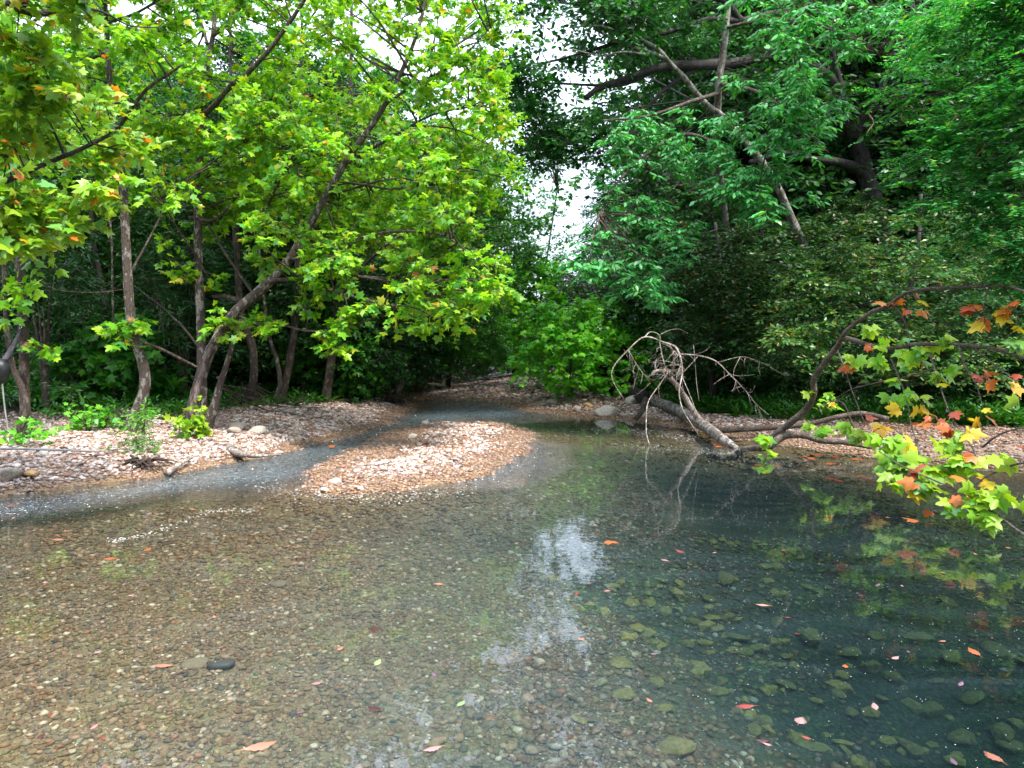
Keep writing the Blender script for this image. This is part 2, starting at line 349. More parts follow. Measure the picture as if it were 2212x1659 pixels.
def gridcoords(lo, hi, c, fine, n):
    t = np.linspace(-1, 1, n); k = 3.2
    s = np.sinh(t * k) / np.sinh(k)
    return np.where(s < 0, c + s * (c - lo), c + s * (hi - c))
gx = gridcoords(-160, 160, 0, .1, 420); gy = gridcoords(-60, 170, 8, .1, 420)
XX, YY = np.meshgrid(gx, gy); ZZ = height(XX, YY)
tb = MB(); idx = np.arange(XX.size).reshape(XX.shape)
tb.add(np.column_stack([XX.ravel(), YY.ravel(), ZZ.ravel()]), np.stack([idx[:-1, :-1], idx[:-1, 1:], idx[1:, 1:], idx[1:, :-1]], -1).reshape(-1, 4))
m = mat("ground"); o = N(m, "ShaderNodeOutputMaterial"); p = N(m, "ShaderNodeBsdfPrincipled", Roughness=.9)
g = N(m, "ShaderNodeNewGeometry"); sx = N(m, "ShaderNodeSeparateXYZ"); L(m, g.outputs['Position'], sx.inputs[0])
vo = N(m, "ShaderNodeTexVoronoi", Scale=42.0); L(m, g.outputs['Position'], vo.inputs['Vector'])
wn = N(m, "ShaderNodeTexNoise", Scale=.9, Detail=5.0); L(m, g.outputs['Position'], wn.inputs['Vector'])
sep = N(m, "ShaderNodeSeparateColor"); L(m, vo.outputs['Color'], sep.inputs[0])
dry = cramp(m, [(0, (.13, .08, .05)), (.4, (.24, .16, .11)), (.8, (.32, .24, .19)), (1, (.09, .06, .05))]); L(m, sep.outputs[0], dry.inputs[0])
bedc = cramp(m, [(0, (.19, .10, .04)), (.35, (.26, .15, .065)), (.6, (.12, .08, .03)), (.85, (.30, .21, .11)), (1, (.07, .05, .03))]); L(m, sep.outputs[0], bedc.inputs[0])
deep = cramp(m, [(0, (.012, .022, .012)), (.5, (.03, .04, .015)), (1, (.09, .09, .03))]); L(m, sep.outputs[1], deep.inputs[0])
soil = cramp(m, [(.35, (.030, .022, .014)), (.6, (.06, .042, .025))]); L(m, wn.outputs[0], soil.inputs[0])
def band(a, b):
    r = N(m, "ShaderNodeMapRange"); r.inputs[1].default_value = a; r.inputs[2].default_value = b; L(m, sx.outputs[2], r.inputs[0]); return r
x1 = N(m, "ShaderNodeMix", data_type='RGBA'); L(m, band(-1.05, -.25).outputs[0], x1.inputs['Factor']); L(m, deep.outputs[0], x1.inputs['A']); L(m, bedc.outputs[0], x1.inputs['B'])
x2 = N(m, "ShaderNodeMix", data_type='RGBA'); L(m, band(.0, .06).outputs[0], x2.inputs['Factor']); L(m, x1.outputs['Result'], x2.inputs['A']); L(m, dry.outputs[0], x2.inputs['B'])
x3 = N(m, "ShaderNodeMix", data_type='RGBA'); L(m, band(.36, .46).outputs[0], x3.inputs['Factor']); L(m, x2.outputs['Result'], x3.inputs['A']); L(m, soil.outputs[0], x3.inputs['B'])
L(m, x3.outputs['Result'], p.inputs['Base Color'])
b = N(m, "ShaderNodeBump", Strength=.7, Distance=.02); b.invert = True; L(m, vo.outputs['Distance'], b.inputs['Height']); L(m, b.outputs[0], p.inputs['Normal']); L(m, p.outputs[0], o.inputs[0])
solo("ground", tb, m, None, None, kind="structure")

# ------------------------------------------------------------------ water
RIF = [G(560, 1020)[:2], G(620, 990)[:2], G(720, 965)[:2], G(820, 935)[:2], G(900, 905)[:2], G(1000, 885)[:2], G(1100, 895)[:2]]
ISR = [G(1150, 960)[:2], G(1130, 1005)[:2], G(1040, 1040)[:2]]
LSH = [G(-60, 1105)[:2], G(150, 1080)[:2], G(350, 1050)[:2], G(560, 1020)[:2]]
def pdist(line, X, Y):
    d = np.full(X.shape, 1e9)
    for a, b in zip(line[:-1], line[1:]):
        e = b - a; t = np.clip(((X - a[0]) * e[0] + (Y - a[1]) * e[1]) / (e @ e), 0, 1)
        d = np.minimum(d, np.hypot(X - a[0] - t * e[0], Y - a[1] - t * e[1]))
    return d
wx = np.concatenate([[-60, -40, -25, -18], np.arange(-14, 14.1, .25), [18, 25, 40, 60]]); wy = np.concatenate([[-30, -15, -8, -4], np.arange(0, 46, .25), [55, 70, 100]])
WX, WY = np.meshgrid(wx, wy)
wb = MB(); idx = np.arange(WX.size).reshape(WX.shape); nW = WX.size
top = np.column_stack([WX.ravel(), WY.ravel(), np.zeros(nW)]); bot = top - [0, 0, 9]
bq = np.stack([idx[:-1, :-1], idx[:-1, 1:], idx[1:, 1:], idx[1:, :-1]], -1).reshape(-1, 4)
ring = np.concatenate([idx[0, :], idx[1:, -1], idx[-1, -2::-1], idx[-2:0:-1, 0]]); r2_ = np.roll(ring, -1)
wb.add(np.vstack([top, bot]), [bq, bq[:, ::-1] + nW, np.stack([r2_, ring, ring + nW, r2_ + nW], -1)])
m = mat("creek_water"); o = N(m, "ShaderNodeOutputMaterial"); g = N(m, "ShaderNodeNewGeometry")
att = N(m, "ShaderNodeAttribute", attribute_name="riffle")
n1 = N(m, "ShaderNodeTexNoise", Scale=9.0, Detail=2.0, Distortion=.6); L(m, g.outputs['Position'], n1.inputs['Vector'])
n2 = N(m, "ShaderNodeTexNoise", Scale=1.6, Detail=2.0); L(m, g.outputs['Position'], n2.inputs['Vector'])
def math_(op, a, b=None, v=None):
    q = N(m, "ShaderNodeMath", operation=op); L(m, a, q.inputs[0])
    if b is not None: L(m, b, q.inputs[1])
    elif v is not None: q.inputs[1].default_value = v
    return q.outputs[0]
n4 = N(m, 'ShaderNodeTexNoise', Scale=17.0, Detail=5.0, Roughness=.75, Distortion=1.2); L(m, g.outputs['Position'], n4.inputs['Vector'])
calm = math_('ADD', math_('MULTIPLY', n2.outputs[0], v=.0022), math_('MULTIPLY', n1.outputs[0], v=.0007))
rip = math_('MULTIPLY', math_('ADD', math_('MULTIPLY', n1.outputs[0], v=.09), math_('MULTIPLY', n4.outputs[0], v=.09)), att.outputs['Fac'])
hsum = math_('ADD', calm, rip)
b = N(m, "ShaderNodeBump", Strength=1.0, Distance=1.0); L(m, hsum, b.inputs['Height'])
gl = N(m, "ShaderNodeBsdfGlossy", Roughness=.012); gl.inputs[0].default_value = (.95, .98, 1, 1); L(m, b.outputs[0], gl.inputs['Normal'])
tr = N(m, "ShaderNodeBsdfTransparent"); tr.inputs[0].default_value = (.96, .97, .96, 1)
df = N(m, "ShaderNodeBsdfDiffuse"); df.inputs[0].default_value = (.13, .17, .165, 1)
# faint silt film, drawn out in swirls by the current; riffle share imitates sky reflection
mp = N(m, "ShaderNodeMapping"); mp.inputs['Scale'].default_value = (.35, 2.0, 1); mp.inputs['Rotation'].default_value = (0, 0, .45)
dn = N(m, "ShaderNodeTexNoise", Scale=.5, Detail=1.0); L(m, g.outputs['Position'], dn.inputs['Vector'])
va = N(m, "ShaderNodeVectorMath", operation='MULTIPLY_ADD'); va.inputs[1].default_value = (2.2, 2.2, 0); L(m, dn.outputs['Color'], va.inputs[0]); L(m, g.outputs['Position'], va.inputs[2])
L(m, va.outputs[0], mp.inputs[0]); fn = N(m, "ShaderNodeTexNoise", Scale=1.7, Detail=7.0, Roughness=.62); L(m, mp.outputs[0], fn.inputs['Vector'])
fr = N(m, "ShaderNodeMapRange"); fr.inputs[1].default_value = .42; fr.inputs[2].default_value = .75; fr.inputs[3].default_value = .028; fr.inputs[4].default_value = .10; L(m, fn.outputs[0], fr.inputs[0])
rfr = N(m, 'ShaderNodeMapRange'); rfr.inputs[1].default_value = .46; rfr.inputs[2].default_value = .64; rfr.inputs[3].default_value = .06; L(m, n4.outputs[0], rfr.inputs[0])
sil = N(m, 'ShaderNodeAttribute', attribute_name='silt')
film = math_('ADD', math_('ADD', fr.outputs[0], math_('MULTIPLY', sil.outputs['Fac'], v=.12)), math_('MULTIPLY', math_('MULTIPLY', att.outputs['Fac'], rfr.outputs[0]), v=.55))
fcx = N(m, 'ShaderNodeMix', data_type='RGBA'); fcx.inputs['A'].default_value = (.09, .15, .185, 1); fcx.inputs['B'].default_value = (.20, .28, .34, 1); L(m, att.outputs['Fac'], fcx.inputs['Factor']); L(m, fcx.outputs['Result'], df.inputs[0])  # paler bluish colour on riffles stands in for sky mirrored by the ripples
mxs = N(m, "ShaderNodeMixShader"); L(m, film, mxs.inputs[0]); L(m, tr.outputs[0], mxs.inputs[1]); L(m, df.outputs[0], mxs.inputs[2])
fz = N(m, "ShaderNodeFresnel", IOR=1.4); L(m, b.outputs[0], fz.inputs['Normal'])
mx2 = N(m, "ShaderNodeMixShader"); L(m, fz.outputs[0], mx2.inputs[0]); L(m, mxs.outputs[0], mx2.inputs[1]); L(m, gl.outputs[0], mx2.inputs[2])
L(m, mx2.outputs[0], o.inputs['Surface'])
va_ = N(m, "ShaderNodeVolumeAbsorption", Density=1.15); va_.inputs[0].default_value = (.40, .58, .65, 1); L(m, va_.outputs[0], o.inputs['Volume'])
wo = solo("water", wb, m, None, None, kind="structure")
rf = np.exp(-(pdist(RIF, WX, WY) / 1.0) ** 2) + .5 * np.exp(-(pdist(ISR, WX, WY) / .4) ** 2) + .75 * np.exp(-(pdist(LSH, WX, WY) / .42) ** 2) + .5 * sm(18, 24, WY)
si_ = .8 * np.exp(-((WX + .4) / 1.3) ** 2) * sm(1, 3, WY) + .25 * np.exp(-((WX - 1.2) / 2.2) ** 2) * sm(7, 11, WY)
at = wo.data.attributes.new('silt', 'FLOAT', 'POINT'); at.data.foreach_set('value', np.concatenate([np.clip(si_, 0, 1).ravel(), np.zeros(nW)]).astype(np.float32))
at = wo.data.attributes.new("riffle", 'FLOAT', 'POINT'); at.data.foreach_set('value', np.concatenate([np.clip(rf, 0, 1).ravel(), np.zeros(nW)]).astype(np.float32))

# ------------------------------------------------------------------ gravel
ph = (1 + 5 ** .5) / 2
ICO = unit(np.array([(-1, ph, 0), (1, ph, 0), (-1, -ph, 0), (1, -ph, 0), (0, -1, ph), (0, 1, ph), (0, -1, -ph), (0, 1, -ph), (ph, 0, -1), (ph, 0, 1), (-ph, 0, -1), (-ph, 0, 1)], float))
ICF = np.array([(0, 11, 5), (0, 5, 1), (0, 1, 7), (0, 7, 10), (0, 10, 11), (1, 5, 9), (5, 11, 4), (11, 10, 2), (10, 7, 6), (7, 1, 8), (3, 9, 4), (3, 4, 2), (3, 2, 6), (3, 6, 8), (3, 8, 9), (4, 9, 5), (2, 4, 11), (6, 2, 10), (8, 6, 7), (9, 8, 1)])
def pebbles(mb, x, y, z, size, flat=.55):
    n = len(x)
    V = ICO[None] * rng.uniform(.8, 1.15, (n, 12, 1))
    s = np.stack([np.ones(n), rng.uniform(.55, .95, n), rng.uniform(flat * .7, flat * 1.2, n)], -1)
    V = V * s[:, None]
    a = rng.uniform(0, 2 * np.pi, n); ti = rng.normal(0, .3, n)
    ct, st = np.cos(ti)[:, None], np.sin(ti)[:, None]
    X, Y_, Z = V[..., 0], V[..., 1] * ct - V[..., 2] * st, V[..., 1] * st + V[..., 2] * ct
    ca, sa = np.cos(a)[:, None], np.sin(a)[:, None]
    W = np.stack([X * ca - Y_ * sa, X * sa + Y_ * ca, Z], -1) * (size * .5)[:, None, None] + np.stack([x, y, z], -1)[:, None]
    mb.add(W.reshape(-1, 3), (ICF[None] + (np.arange(n) * 12)[:, None, None]).reshape(-1, 3))
def scatter(x0, x1, y0, y1, dens, lo, hi, smin, smax, frame=True):
    n = int((x1 - x0) * (y1 - y0) * dens); x = rng.uniform(x0, x1, n); y = rng.uniform(y0, y1, n)
    if frame: k = np.abs(x) < y * .80 + .8; x, y = x[k], y[k]
    h = height(x, y); k = (h > lo) & (h < hi); x, y, h = x[k], y[k], h[k]
    s = smin + (smax - smin) * rng.random(len(x)) ** 3
    return x, y, h, s
dryb, wetb, bedb = MB(), MB(), MB()
for (x0, x1, y0, y1, d, a, b_) in ((-12, 9, 7, 14, 900, .022, .10), (-12, 12, 14, 20, 480, .03, .12), (-12, 14, 20, 48, 90, .06, .20)):
    x, y, h, s = scatter(x0, x1, y0, y1, d, .035, .50 if y0 < 18 else .6, a, b_)
    k = (h < .33) | (rng.random(len(h)) < np.clip(1.9 - h * 4, .05, 1)); x, y, h, s = x[k], y[k], h[k], s[k]
    k = (x < 5.5) | (y > 16) | (h < .30) & (rng.random(len(h)) < .45); x, y, h, s = x[k], y[k], h[k], s[k]
    wet = (h < .040 + .03 * rng.random(len(h))) | ((x > 6.2) & (y < 15) & (rng.random(len(h)) < .93))
    pebbles(dryb, x[~wet], y[~wet], h[~wet] + s[~wet] * .12, s[~wet]); pebbles(wetb, x[wet], y[wet], h[wet] + s[wet] * .1, s[wet])
    x, y, h, s = scatter(x0, x1, y0, y1, d, -.03, .04, a, b_ * .8); pebbles(wetb, x, y, h + s * .1, s)
x, y, h, s = scatter(-6, 6, 2.2, 6, 2400, -1.0, -.02, .011, .06); k = rng.random(len(h)) < np.clip((h + .85) * 2.4 + .8 * wav(x, y, 3.1, 15), .04, 1); x, y, h, s = x[k], y[k], h[k], s[k]; pebbles(bedb, x, y, h + s * .08, s, .4)
x, y, h, s = scatter(-2, 6, 2.2, 9, 700, -1.2, -.35, .02, .10); k = rng.random(len(h)) < np.clip((h + 1.15) * 1.5, 0, 1); x, y, h, s = x[k], y[k], h[k], s[k]; pebbles(bedb, x, y, h + s * .08, s, .4)
x, y, h, s = scatter(-9, 5, 6, 11, 1000, -.5, -.03, .02, .08); pebbles(bedb, x, y, h + s * .08, s, .4)
x, y, h, s = scatter(-9, 7, 11, 24, 120, -.5, -.03, .04, .12); pebbles(bedb, x, y, h + s * .08, s, .4)
solo("gravel", dryb, S_DRY, "pale pink, white and tan gravel covering the creek banks", "gravel", kind="stuff", smooth=True)
solo("wet_gravel", wetb, S_WET, "wet orange brown gravel along the waterline", "gravel", kind="stuff", smooth=True)
algb = MB()
x, y, h, s = scatter(-1, 8, 2.4, 9, 60, -1.6, -.45, .04, .22); k = wav(x, y, 1.5, 8) + rng.normal(0, .35, len(x)) > .25; x, y, h, s = x[k], y[k], h[k], s[k]
pebbles(algb, x, y, h + s * .1, s, .45)
solo("pool_rubble", algb, S_ALG, "olive rubble patches on the bottom of the deep pool", "rubble", kind="stuff", smooth=False)
solo("streambed_gravel", bedb, S_BED, "brown gravel on the bed seen through the shallow water", "gravel", kind="stuff", smooth=True)

# stones one can tell apart
def stone_mesh(name, mt, seed, flat):
    import bmesh
    bm = bmesh.new(); bmesh.ops.create_icosphere(bm, subdivisions=(2 if name == 'sunken_stone' else 3), radius=.5)
    r = np.random.default_rng(seed); k = unit(r.normal(size=(9, 3))); cut = r.uniform(.24, .44, 9)
    for v in bm.verts:
        c = np.array(v.co)
        for a, t in zip(k, cut):
            e = c @ a - t
            if e > 0: c = c - a * e * .85
        c = c * (1 + .05 * math.sin(c[0] * 9 + seed) * math.sin(c[1] * 11)); v.co = (c[0] * 1.15, c[1] * .8, c[2] * flat)
    me = bpy.data.meshes.new(name); bm.to_mesh(me); bm.free()
    for pl in me.polygons: pl.use_smooth = name != 'sunken_stone'
    me.materials.append(mt); return me
def put_stone(me, x, y, size, label, group, name="stone", rz=None, up=.18, cat="stone", sc=(1, 1, 1)):
    o = link(name, me); o.location = (x, y, H1(x, y) + size * up)
    o.rotation_euler = (random.uniform(-.25, .25), random.uniform(-.2, .2), random.uniform(0, 6.3) if rz is None else rz)
    o.scale = (size * sc[0], size * sc[1], size * sc[2]); return tagp(o, label, cat, group)
algm = [stone_mesh("sunken_stone", S_ALG, 10 + i, (.4, .3, .5, .35, .28)[i]) for i in range(5)]
for (px, py, s) in [(1745, 1382, .24), (1640, 1408, .2), (1608, 1414, .2), (1592, 1378, .22), (1345, 1440, .17), (1418, 1482, .15), (1345, 1510, .2), (1460, 1625, .22), (1632, 1582, .14), (1768, 1612, .14), (1880, 1445, .2), (1828, 1415, .24), (1930, 1470, .2), (1960, 1620, .2), (1840, 1545, .14), (1700, 1480, .14), (1570, 1340, .2), (1650, 1310, .2), (1500, 1345, .16), (1480, 1395, .14), (1565, 1255, .26), (1530, 1300, .24), (1760, 1270, .2), (1990, 1350, .22), (1930, 1300, .24), (2060, 1400, .25), (2100, 1480, .24), (2150, 1380, .2), (2010, 1540, .2), (2080, 1600, .22), (2160, 1560, .22), (1890, 1370, .2), (1700, 1420, .12), (1400, 1380, .14), (1560, 1470, .12), (1905, 1510, .13), (1810, 1500, .12), (2020, 1450, .14), (1680, 1350, .15), (1740, 1560, .1), (1440, 1540, .13), (1550, 1500, .16), (2180, 1630, .2), (1860, 1640, .16), (1300, 1480, .13), (1250, 1560, .1), (2050, 1290, .2), (1980, 1250, .22), (2120, 1330, .18), (1620, 1500, .1)]:
    z0 = -.75
    for _ in range(3):
        q = G(px, py, z0); z0 = H1(q[0], q[1])
    put_stone(random.choice(algm), q[0], q[1], s * random.uniform(.9, 1.2), "olive algae covered stone lying on the dim bottom of the deep pool", "sunken stones in the deep pool", "sunken_stone", up=.14)
bedm = stone_mesh("stone", plain("tan_stone", (.24, .17, .09), .8, .5, 30, bump=.6), 31, .35)
for (px, py, s, lb) in [(425, 1448, .15, "tan flat stone under shallow water beside a dark sunken stone"), (600, 1270, .14, "tan stone under shallow water below the gravel island")]:
    q = G(px, py, -.2); put_stone(bedm, q[0], q[1], s, lb, None, up=.06)
q = G(478, 1450, -.2); put_stone(stone_mesh("stone", plain("dark_stone", (.06, .045, .03)), 33, .4), q[0], q[1], .14, "dark brown stone under shallow water beside a tan sunken stone", None)
rocm = [stone_mesh("stone", S_ROC, 40 + i, .6) for i in range(3)]; whm = [stone_mesh("stone", S_ROCW, 50 + i, .6) for i in range(3)]; ocm = [stone_mesh("stone", S_ROCO, 60, .5)]
for (px, py, z, s, mm_, lb) in [
    (555, 920, .3, .30, whm, "cream wedge shaped rock below the leaning sycamore"), (515, 918, .3, .34, rocm, "big grey rounded rock below the leaning sycamore roots"),
    (580, 880, .3, .24, rocm, "grey rock on the gravel bank behind the driftwood"), (505, 952, .1, .26, rocm, "grey rock at the waterline touching bleached driftwood"),
    (600, 975, .05, .14, whm, "small white stone under the bleached driftwood tip"), (625, 915, .1, .3, rocm, "low grey rock standing in the side channel"),
    (1368, 862, .3, .5, whm, "broad pale boulder lying beside the broken end of the log"), (1310, 890, .12, .5, whm, "flat white boulder at the edge of the far pool"),
    (1190, 868, .2, .36, rocm, "grey boulder at the foot of the bright saplings"), (1230, 866, .2, .32, rocm, "grey boulder right beside another at the foot of the saplings"),
    (1270, 868, .25, .30, ocm, "ochre flat stone near the foot of the saplings"), (1250, 880, .15, .25, whm, "white stone between the boulders and the far pool"),
    (660, 905, .02, .2, rocm, "grey stone awash in the riffle beside the left bank"), (920, 905, .12, .24, whm, "white stone at the upstream edge of the gravel island"),
    (700, 1052, .06, .11, whm, "bright white stone at the near tip of the gravel island"), (780, 1050, .06, .10, whm, "white stone on the near shore of the gravel island"),
    (725, 1035, .08, .15, whm, "long white stone on the near end of the gravel island"), (890, 935, .14, .18, whm, "round white stone on the upper gravel island"),
    (1500, 870, .3, .36, whm, "white rock on the gravel behind the fallen trunk"), (1540, 865, .3, .3, rocm, "grey rock on the gravel behind the fallen trunk"),
    (20, 1048, .05, .34, rocm, "big grey stone at the waterline at the frame's left edge"), (70, 1040, .06, .24, ocm, "ochre stone at the waterline at the left edge"),
    (95, 1000, .15, .18, whm, "white cube like stone on the left gravel bank")]:
    q = G(px, py, z); put_stone(random.choice(mm_), q[0], q[1], s, lb, None)

# foam and specks on the water
fb = MB()
def specks(x, y, s):
    n = len(x); a = np.arange(5) / 5 * 2 * np.pi
    R = rng.uniform(.5, 1.2, (n, 5)) * s[:, None] * .5
    ang = a[None] + rng.uniform(0, 6.3, (n, 1))
    V = np.stack([x[:, None] + np.cos(ang) * R, y[:, None] + np.sin(ang) * R * .8, np.full((n, 5), .004)], -1)
    fb.add(V.reshape(-1, 3), (np.arange(5)[None] + (np.arange(n) * 5)[:, None]))
def wetk(x, y): return height(x, y) < -.015
n = 17000; x = rng.uniform(-7, 7, n); y = 2.3 + 10 * rng.random(n) ** 1.3
cl = wav(x, y, .9, 4) + .5 * wav(x, y, 2.3, 5); k = (rng.random(n) < .25 + .55 * sm(-.4, .8, cl)) & wetk(x, y) & (np.abs(x) < y * .75 + .3)
specks(x[k], y[k], rng.uniform(.0025, .006, k.sum()) * (1 + .06 * y[k]))
n = 6000
for line, wd, cnt, smn, smx in ((LSH, .32, 1500, .008, .035), (RIF, .9, 1300, .008, .03), (ISR, .25, 450, .008, .03), ([G(560, 1045)[:2], G(700, 1075)[:2], G(850, 1078)[:2], G(1000, 1060)[:2]], .14, 500, .010, .045), ([G(235, 1170)[:2], G(320, 1155)[:2], G(450, 1105)[:2], G(560, 1103)[:2]], .05, 260, .012, .035), ([G(1270, 925)[:2], G(1400, 935)[:2], G(1520, 950)[:2]], .3, 420, .02, .06), ([G(1350, 965)[:2], G(1500, 970)[:2], G(1600, 1000)[:2], G(1850, 1010)[:2]], .3, 700, .012, .04)):
    line = np.array(line); t = rng.uniform(0, len(line) - 1.001, cnt); i = t.astype(int); f = (t - i)[:, None]
    q = line[i] * (1 - f) + line[i + 1] * f + rng.normal(0, wd, (cnt, 2)); k = wetk(q[:, 0], q[:, 1])
    specks(q[k, 0], q[k, 1], smn * .8 + (smx - smn) * .8 * rng.random(k.sum()) ** 2.5)
M_FOAM = plain("foam_speck", (.6, .6, .57), .6, .15)
solo("foam", fb, M_FOAM, "white foam flecks and pollen drifting on the water", "foam", kind="stuff", smooth=False)

# ------------------------------------------------------------------ trees with hand-laid trunks
def path(pts, d=None):
    out_ = []
    for q in pts:
        if len(q) == 3: out_.append(P(*q))
        else: out_.append(P(q[0], q[1], d))
    return out_
def rooted(pts):      # run the foot down into the ground
    f = np.array(pts[0]); f2 = f.copy(); f2[2] = H1(f[0], f[1]) - .25; 
    if f[2] - f2[2] < .1: return pts
    return [f2] + list(pts)
def sprays(br, lf, centres, radius, shape, lsize, twigs=8, per=9, hang=.25, flat=.5, m=0, out_dir=None, trad=.006, face=.7, up=1.0):
    """sprays of twigs and leaves round each centre (N,3)"""
    N_ = len(centres); T = N_ * twigs
    c = np.repeat(centres, twigs, 0); r = np.repeat(np.broadcast_to(radius, (N_,)), twigs)
    d = rng.normal(size=(T, 3)) * [1, 1, flat]
    if out_dir is not None: d = unit(d) + np.repeat(out_dir, twigs, 0) * .6
    d = unit(d); A = c + rng.normal(size=(T, 3)) * (r * .18)[:, None]
    Ln = r * rng.uniform(.6, 1.15, T); B = A + d * Ln[:, None] - [0, 0, 1] * (hang * Ln)[:, None]
    thin(br, A, B, trad, sag=Ln * .08)
    t = np.linspace(.25, 1, per)[None, :, None] + rng.uniform(-.05, .05, (T, per, 1))
    pos = (A[:, None] * (1 - t) + B[:, None] * t).reshape(-1, 3)
    dd = np.repeat(d, per, 0); side = np.cross(dd, [0, 0, 1.0]); side = unit(side) * np.tile(np.where(np.arange(per) % 2, 1, -1), T)[:, None]
    ld = unit(dd * rng.uniform(.2, 1, (len(dd), 1)) + side * rng.uniform(.3, 1.1, (len(dd), 1)) + rng.normal(0, .3, dd.shape) - [0, 0, hang])
    nr = unit(rng.normal(0, face, dd.shape) + np.array([0, -.25, up]))
    s = lsize * (.45 + .95 * rng.random(len(pos)) ** .8)
    pos = pos + ld * (s * .3)[:, None]
    leaves(lf, pos, ld, nr, s, shape, m)
def connect(br, centres, nodes, r=.014):
    nodes = np.asarray(nodes)
    for c in centres:
        dz = nodes[:, 2] < c[2] + .3
        dd = np.linalg.norm(nodes - c, axis=1) + np.where(dz, 0, 1.5) + rng.random(len(nodes)) * .5
        a = nodes[np.argmin(dd)]; L_ = np.linalg.norm(c - a)
        if L_ > 6: continue
        mid = (a + c) / 2 + np.array([rng.normal(0, .06), rng.normal(0, .06), rng.normal(.05, .05)]) * L_
        tube(br, [a, mid, c], r * (1 + L_ * .35), r * .45, n=8, sides=5)
def zone(poly_px, n, d0, d1, seed=None, gaps=()):
    """n random centres that fall in a part of the crown given by its outline and depth"""
    pp = np.array(poly_px, float); out_ = []
    lo, hi = pp.min(0), pp.max(0)
    while len(out_) < n:
        q = rng.uniform(lo, hi, (400, 2)); k = sdist(pp, q[:, 0], q[:, 1]) > 0
        for a in q[k]:
            if any((a[0] - gx_) ** 2 + (a[1] - gy_) ** 2 < gr ** 2 for gx_, gy_, gr in gaps) and rng.random() < .82: continue
            out_.append(P(a[0], a[1], rng.uniform(d0, d1)))
            if len(out_) == n: break
    return np.array(out_)
def limb(br, nodes, pts, r0, r1, sides=7, jit=.06):
    c = tube(br, pts, r0, r1, sides=sides, jit=jit); nodes.extend(list(c)); return c
def proj(q):
    q = np.asarray(q) - [0, 0, CH]; f = q[:, 1] * cp - q[:, 2] * sp; u = q[:, 2] * cp + q[:, 1] * sp
    return 1106 + F * q[:, 0] / f, 829.5 - F * u / f
def prune(cz, lines, rpx=36, keep=.12):
    x, y = proj(cz); k = np.ones(len(cz), bool)
    for ln in lines:
        ln = np.array(ln, float); dp = ln[:, 2].mean() if ln.shape[1] > 2 else 12
        k &= ~((pdist(ln[:, :2], x, y) < rpx) & (cz[:, 1] < dp + .25)) | (rng.random(len(cz)) < keep)
    return cz[k]
LN_LEAN = [(415, 905, 12.8), (445, 780, 12.8), (510, 672, 12.8), (625, 560, 12.8), (700, 430, 12.8), (750, 345, 12.8), (832, 225, 12.8), (870, 150, 12.8)]
LN_UP = [(437, 890, 13.4), (434, 700, 13.4), (428, 480, 13.4), (438, 240, 13.4), (462, 60, 13.4)]
LN_BOW = [(282, 925, 12.1), (312, 820, 12.1), (283, 690, 12.1), (266, 420, 12.1), (240, 200, 12.1), (228, 20, 12.1)]
LN_DIAG = [(457, 233, 12.8), (533, 160, 12.8), (617, 60, 12.8), (657, 0, 12.8)]
LN_SEC = [(640, 540, 12.6), (690, 445, 12.8), (780, 398, 12.8), (845, 408, 12.8)]
LN_THIRD = [(520, 400, 12.8), (570, 350, 12.8), (640, 300, 12.8), (700, 285, 12.8)]
ALLN = [LN_LEAN, LN_UP, LN_BOW, LN_DIAG, LN_SEC]
GAPS = [(330, 60, 26), (600, 150, 18), (930, 90, 20), (960, 200, 22), (1010, 330, 18), (360, 130, 18), (170, 65, 28), (255, 110, 42), (480, 60, 50), (505, 110, 45), (415, 30, 25), (560, 40, 30), (700, 95, 40), (640, 40, 25), (745, 170, 45), (880, 230, 50), (800, 60, 30), (985, 20, 45), (870, 150, 22), (830, 120, 20), (765, 30, 20)]

# leaning sycamore with the split trunk
TSC[0] = .7
root = thing("sycamore_tree", "leaning split trunk sycamore on the left gravel bank, arching over the water", "tree", G(425, 905, .3))
tr_, br, lf = MB(), MB(), MB(); nodes = []
d0 = 12.4
tube(tr_, rooted(path([(442, 925), (460, 890), (468, 860), (475, 830), (490, 785), (510, 720), (522, 690)], 12.5)), [.14, .13, .105, .08, .065, .058, .05], 0, sides=12, jit=.05, flare=.4)
lean = path([(415, 905, 12.3), (425, 850, 12.3), (445, 780, 12.35), (470, 730, 12.4), (510, 672, 12.5), (570, 620, 12.6), (625, 560, 12.7), (662, 500, 12.8), (700, 430, 12.8), (750, 345, 12.8), (800, 275, 12.7), (832, 225, 12.6), (870, 150, 12.5), (905, 60, 12.4), (930, -60, 12.3), (950, -200, 12.2)])
c = tube(tr_, rooted(lean), [.17, .15, .13, .125, .12, .11, .095, .08, .07, .06, .05, .035, .02], 0, sides=14, jit=.06, flare=.2); nodes += list(c[8:])
limb(br, nodes, path([(460, 640, 13), (490, 640, 12.9), (530, 655, 12.7)]), .03, .05)
limb(br, nodes, path([(585, 605, 12.6), (640, 605, 12.2), (690, 622, 11.9), (760, 640, 11.6), (830, 660, 11.3)]), .035, .015)
limb(br, nodes, path([(620, 560, 12.7), (680, 560, 12.3), (740, 590, 12), (850, 610, 11.6), (930, 640, 11.3)]), .03, .012)
limb(br, nodes, path([(545, 700, 12.8), (600, 700, 12.4), (670, 715, 12), (750, 705, 11.7), (830, 680, 11.5)]), .028, .010)
limb(br, nodes, path([(690, 445, 12.8), (730, 400, 13), (780, 398, 13.2), (845, 408, 13.3), (930, 400, 13.4)]), .035, .012)
limb(br, nodes, path([(640, 540, 12.7), (760, 515, 12.2), (860, 500, 12), (960, 510, 11.8), (1030, 560, 11.6)]), .04, .01)
limb(br, nodes, path([(745, 355, 12.8), (840, 300, 12.4), (930, 250, 12), (1020, 230, 11.8)]), .035, .01)
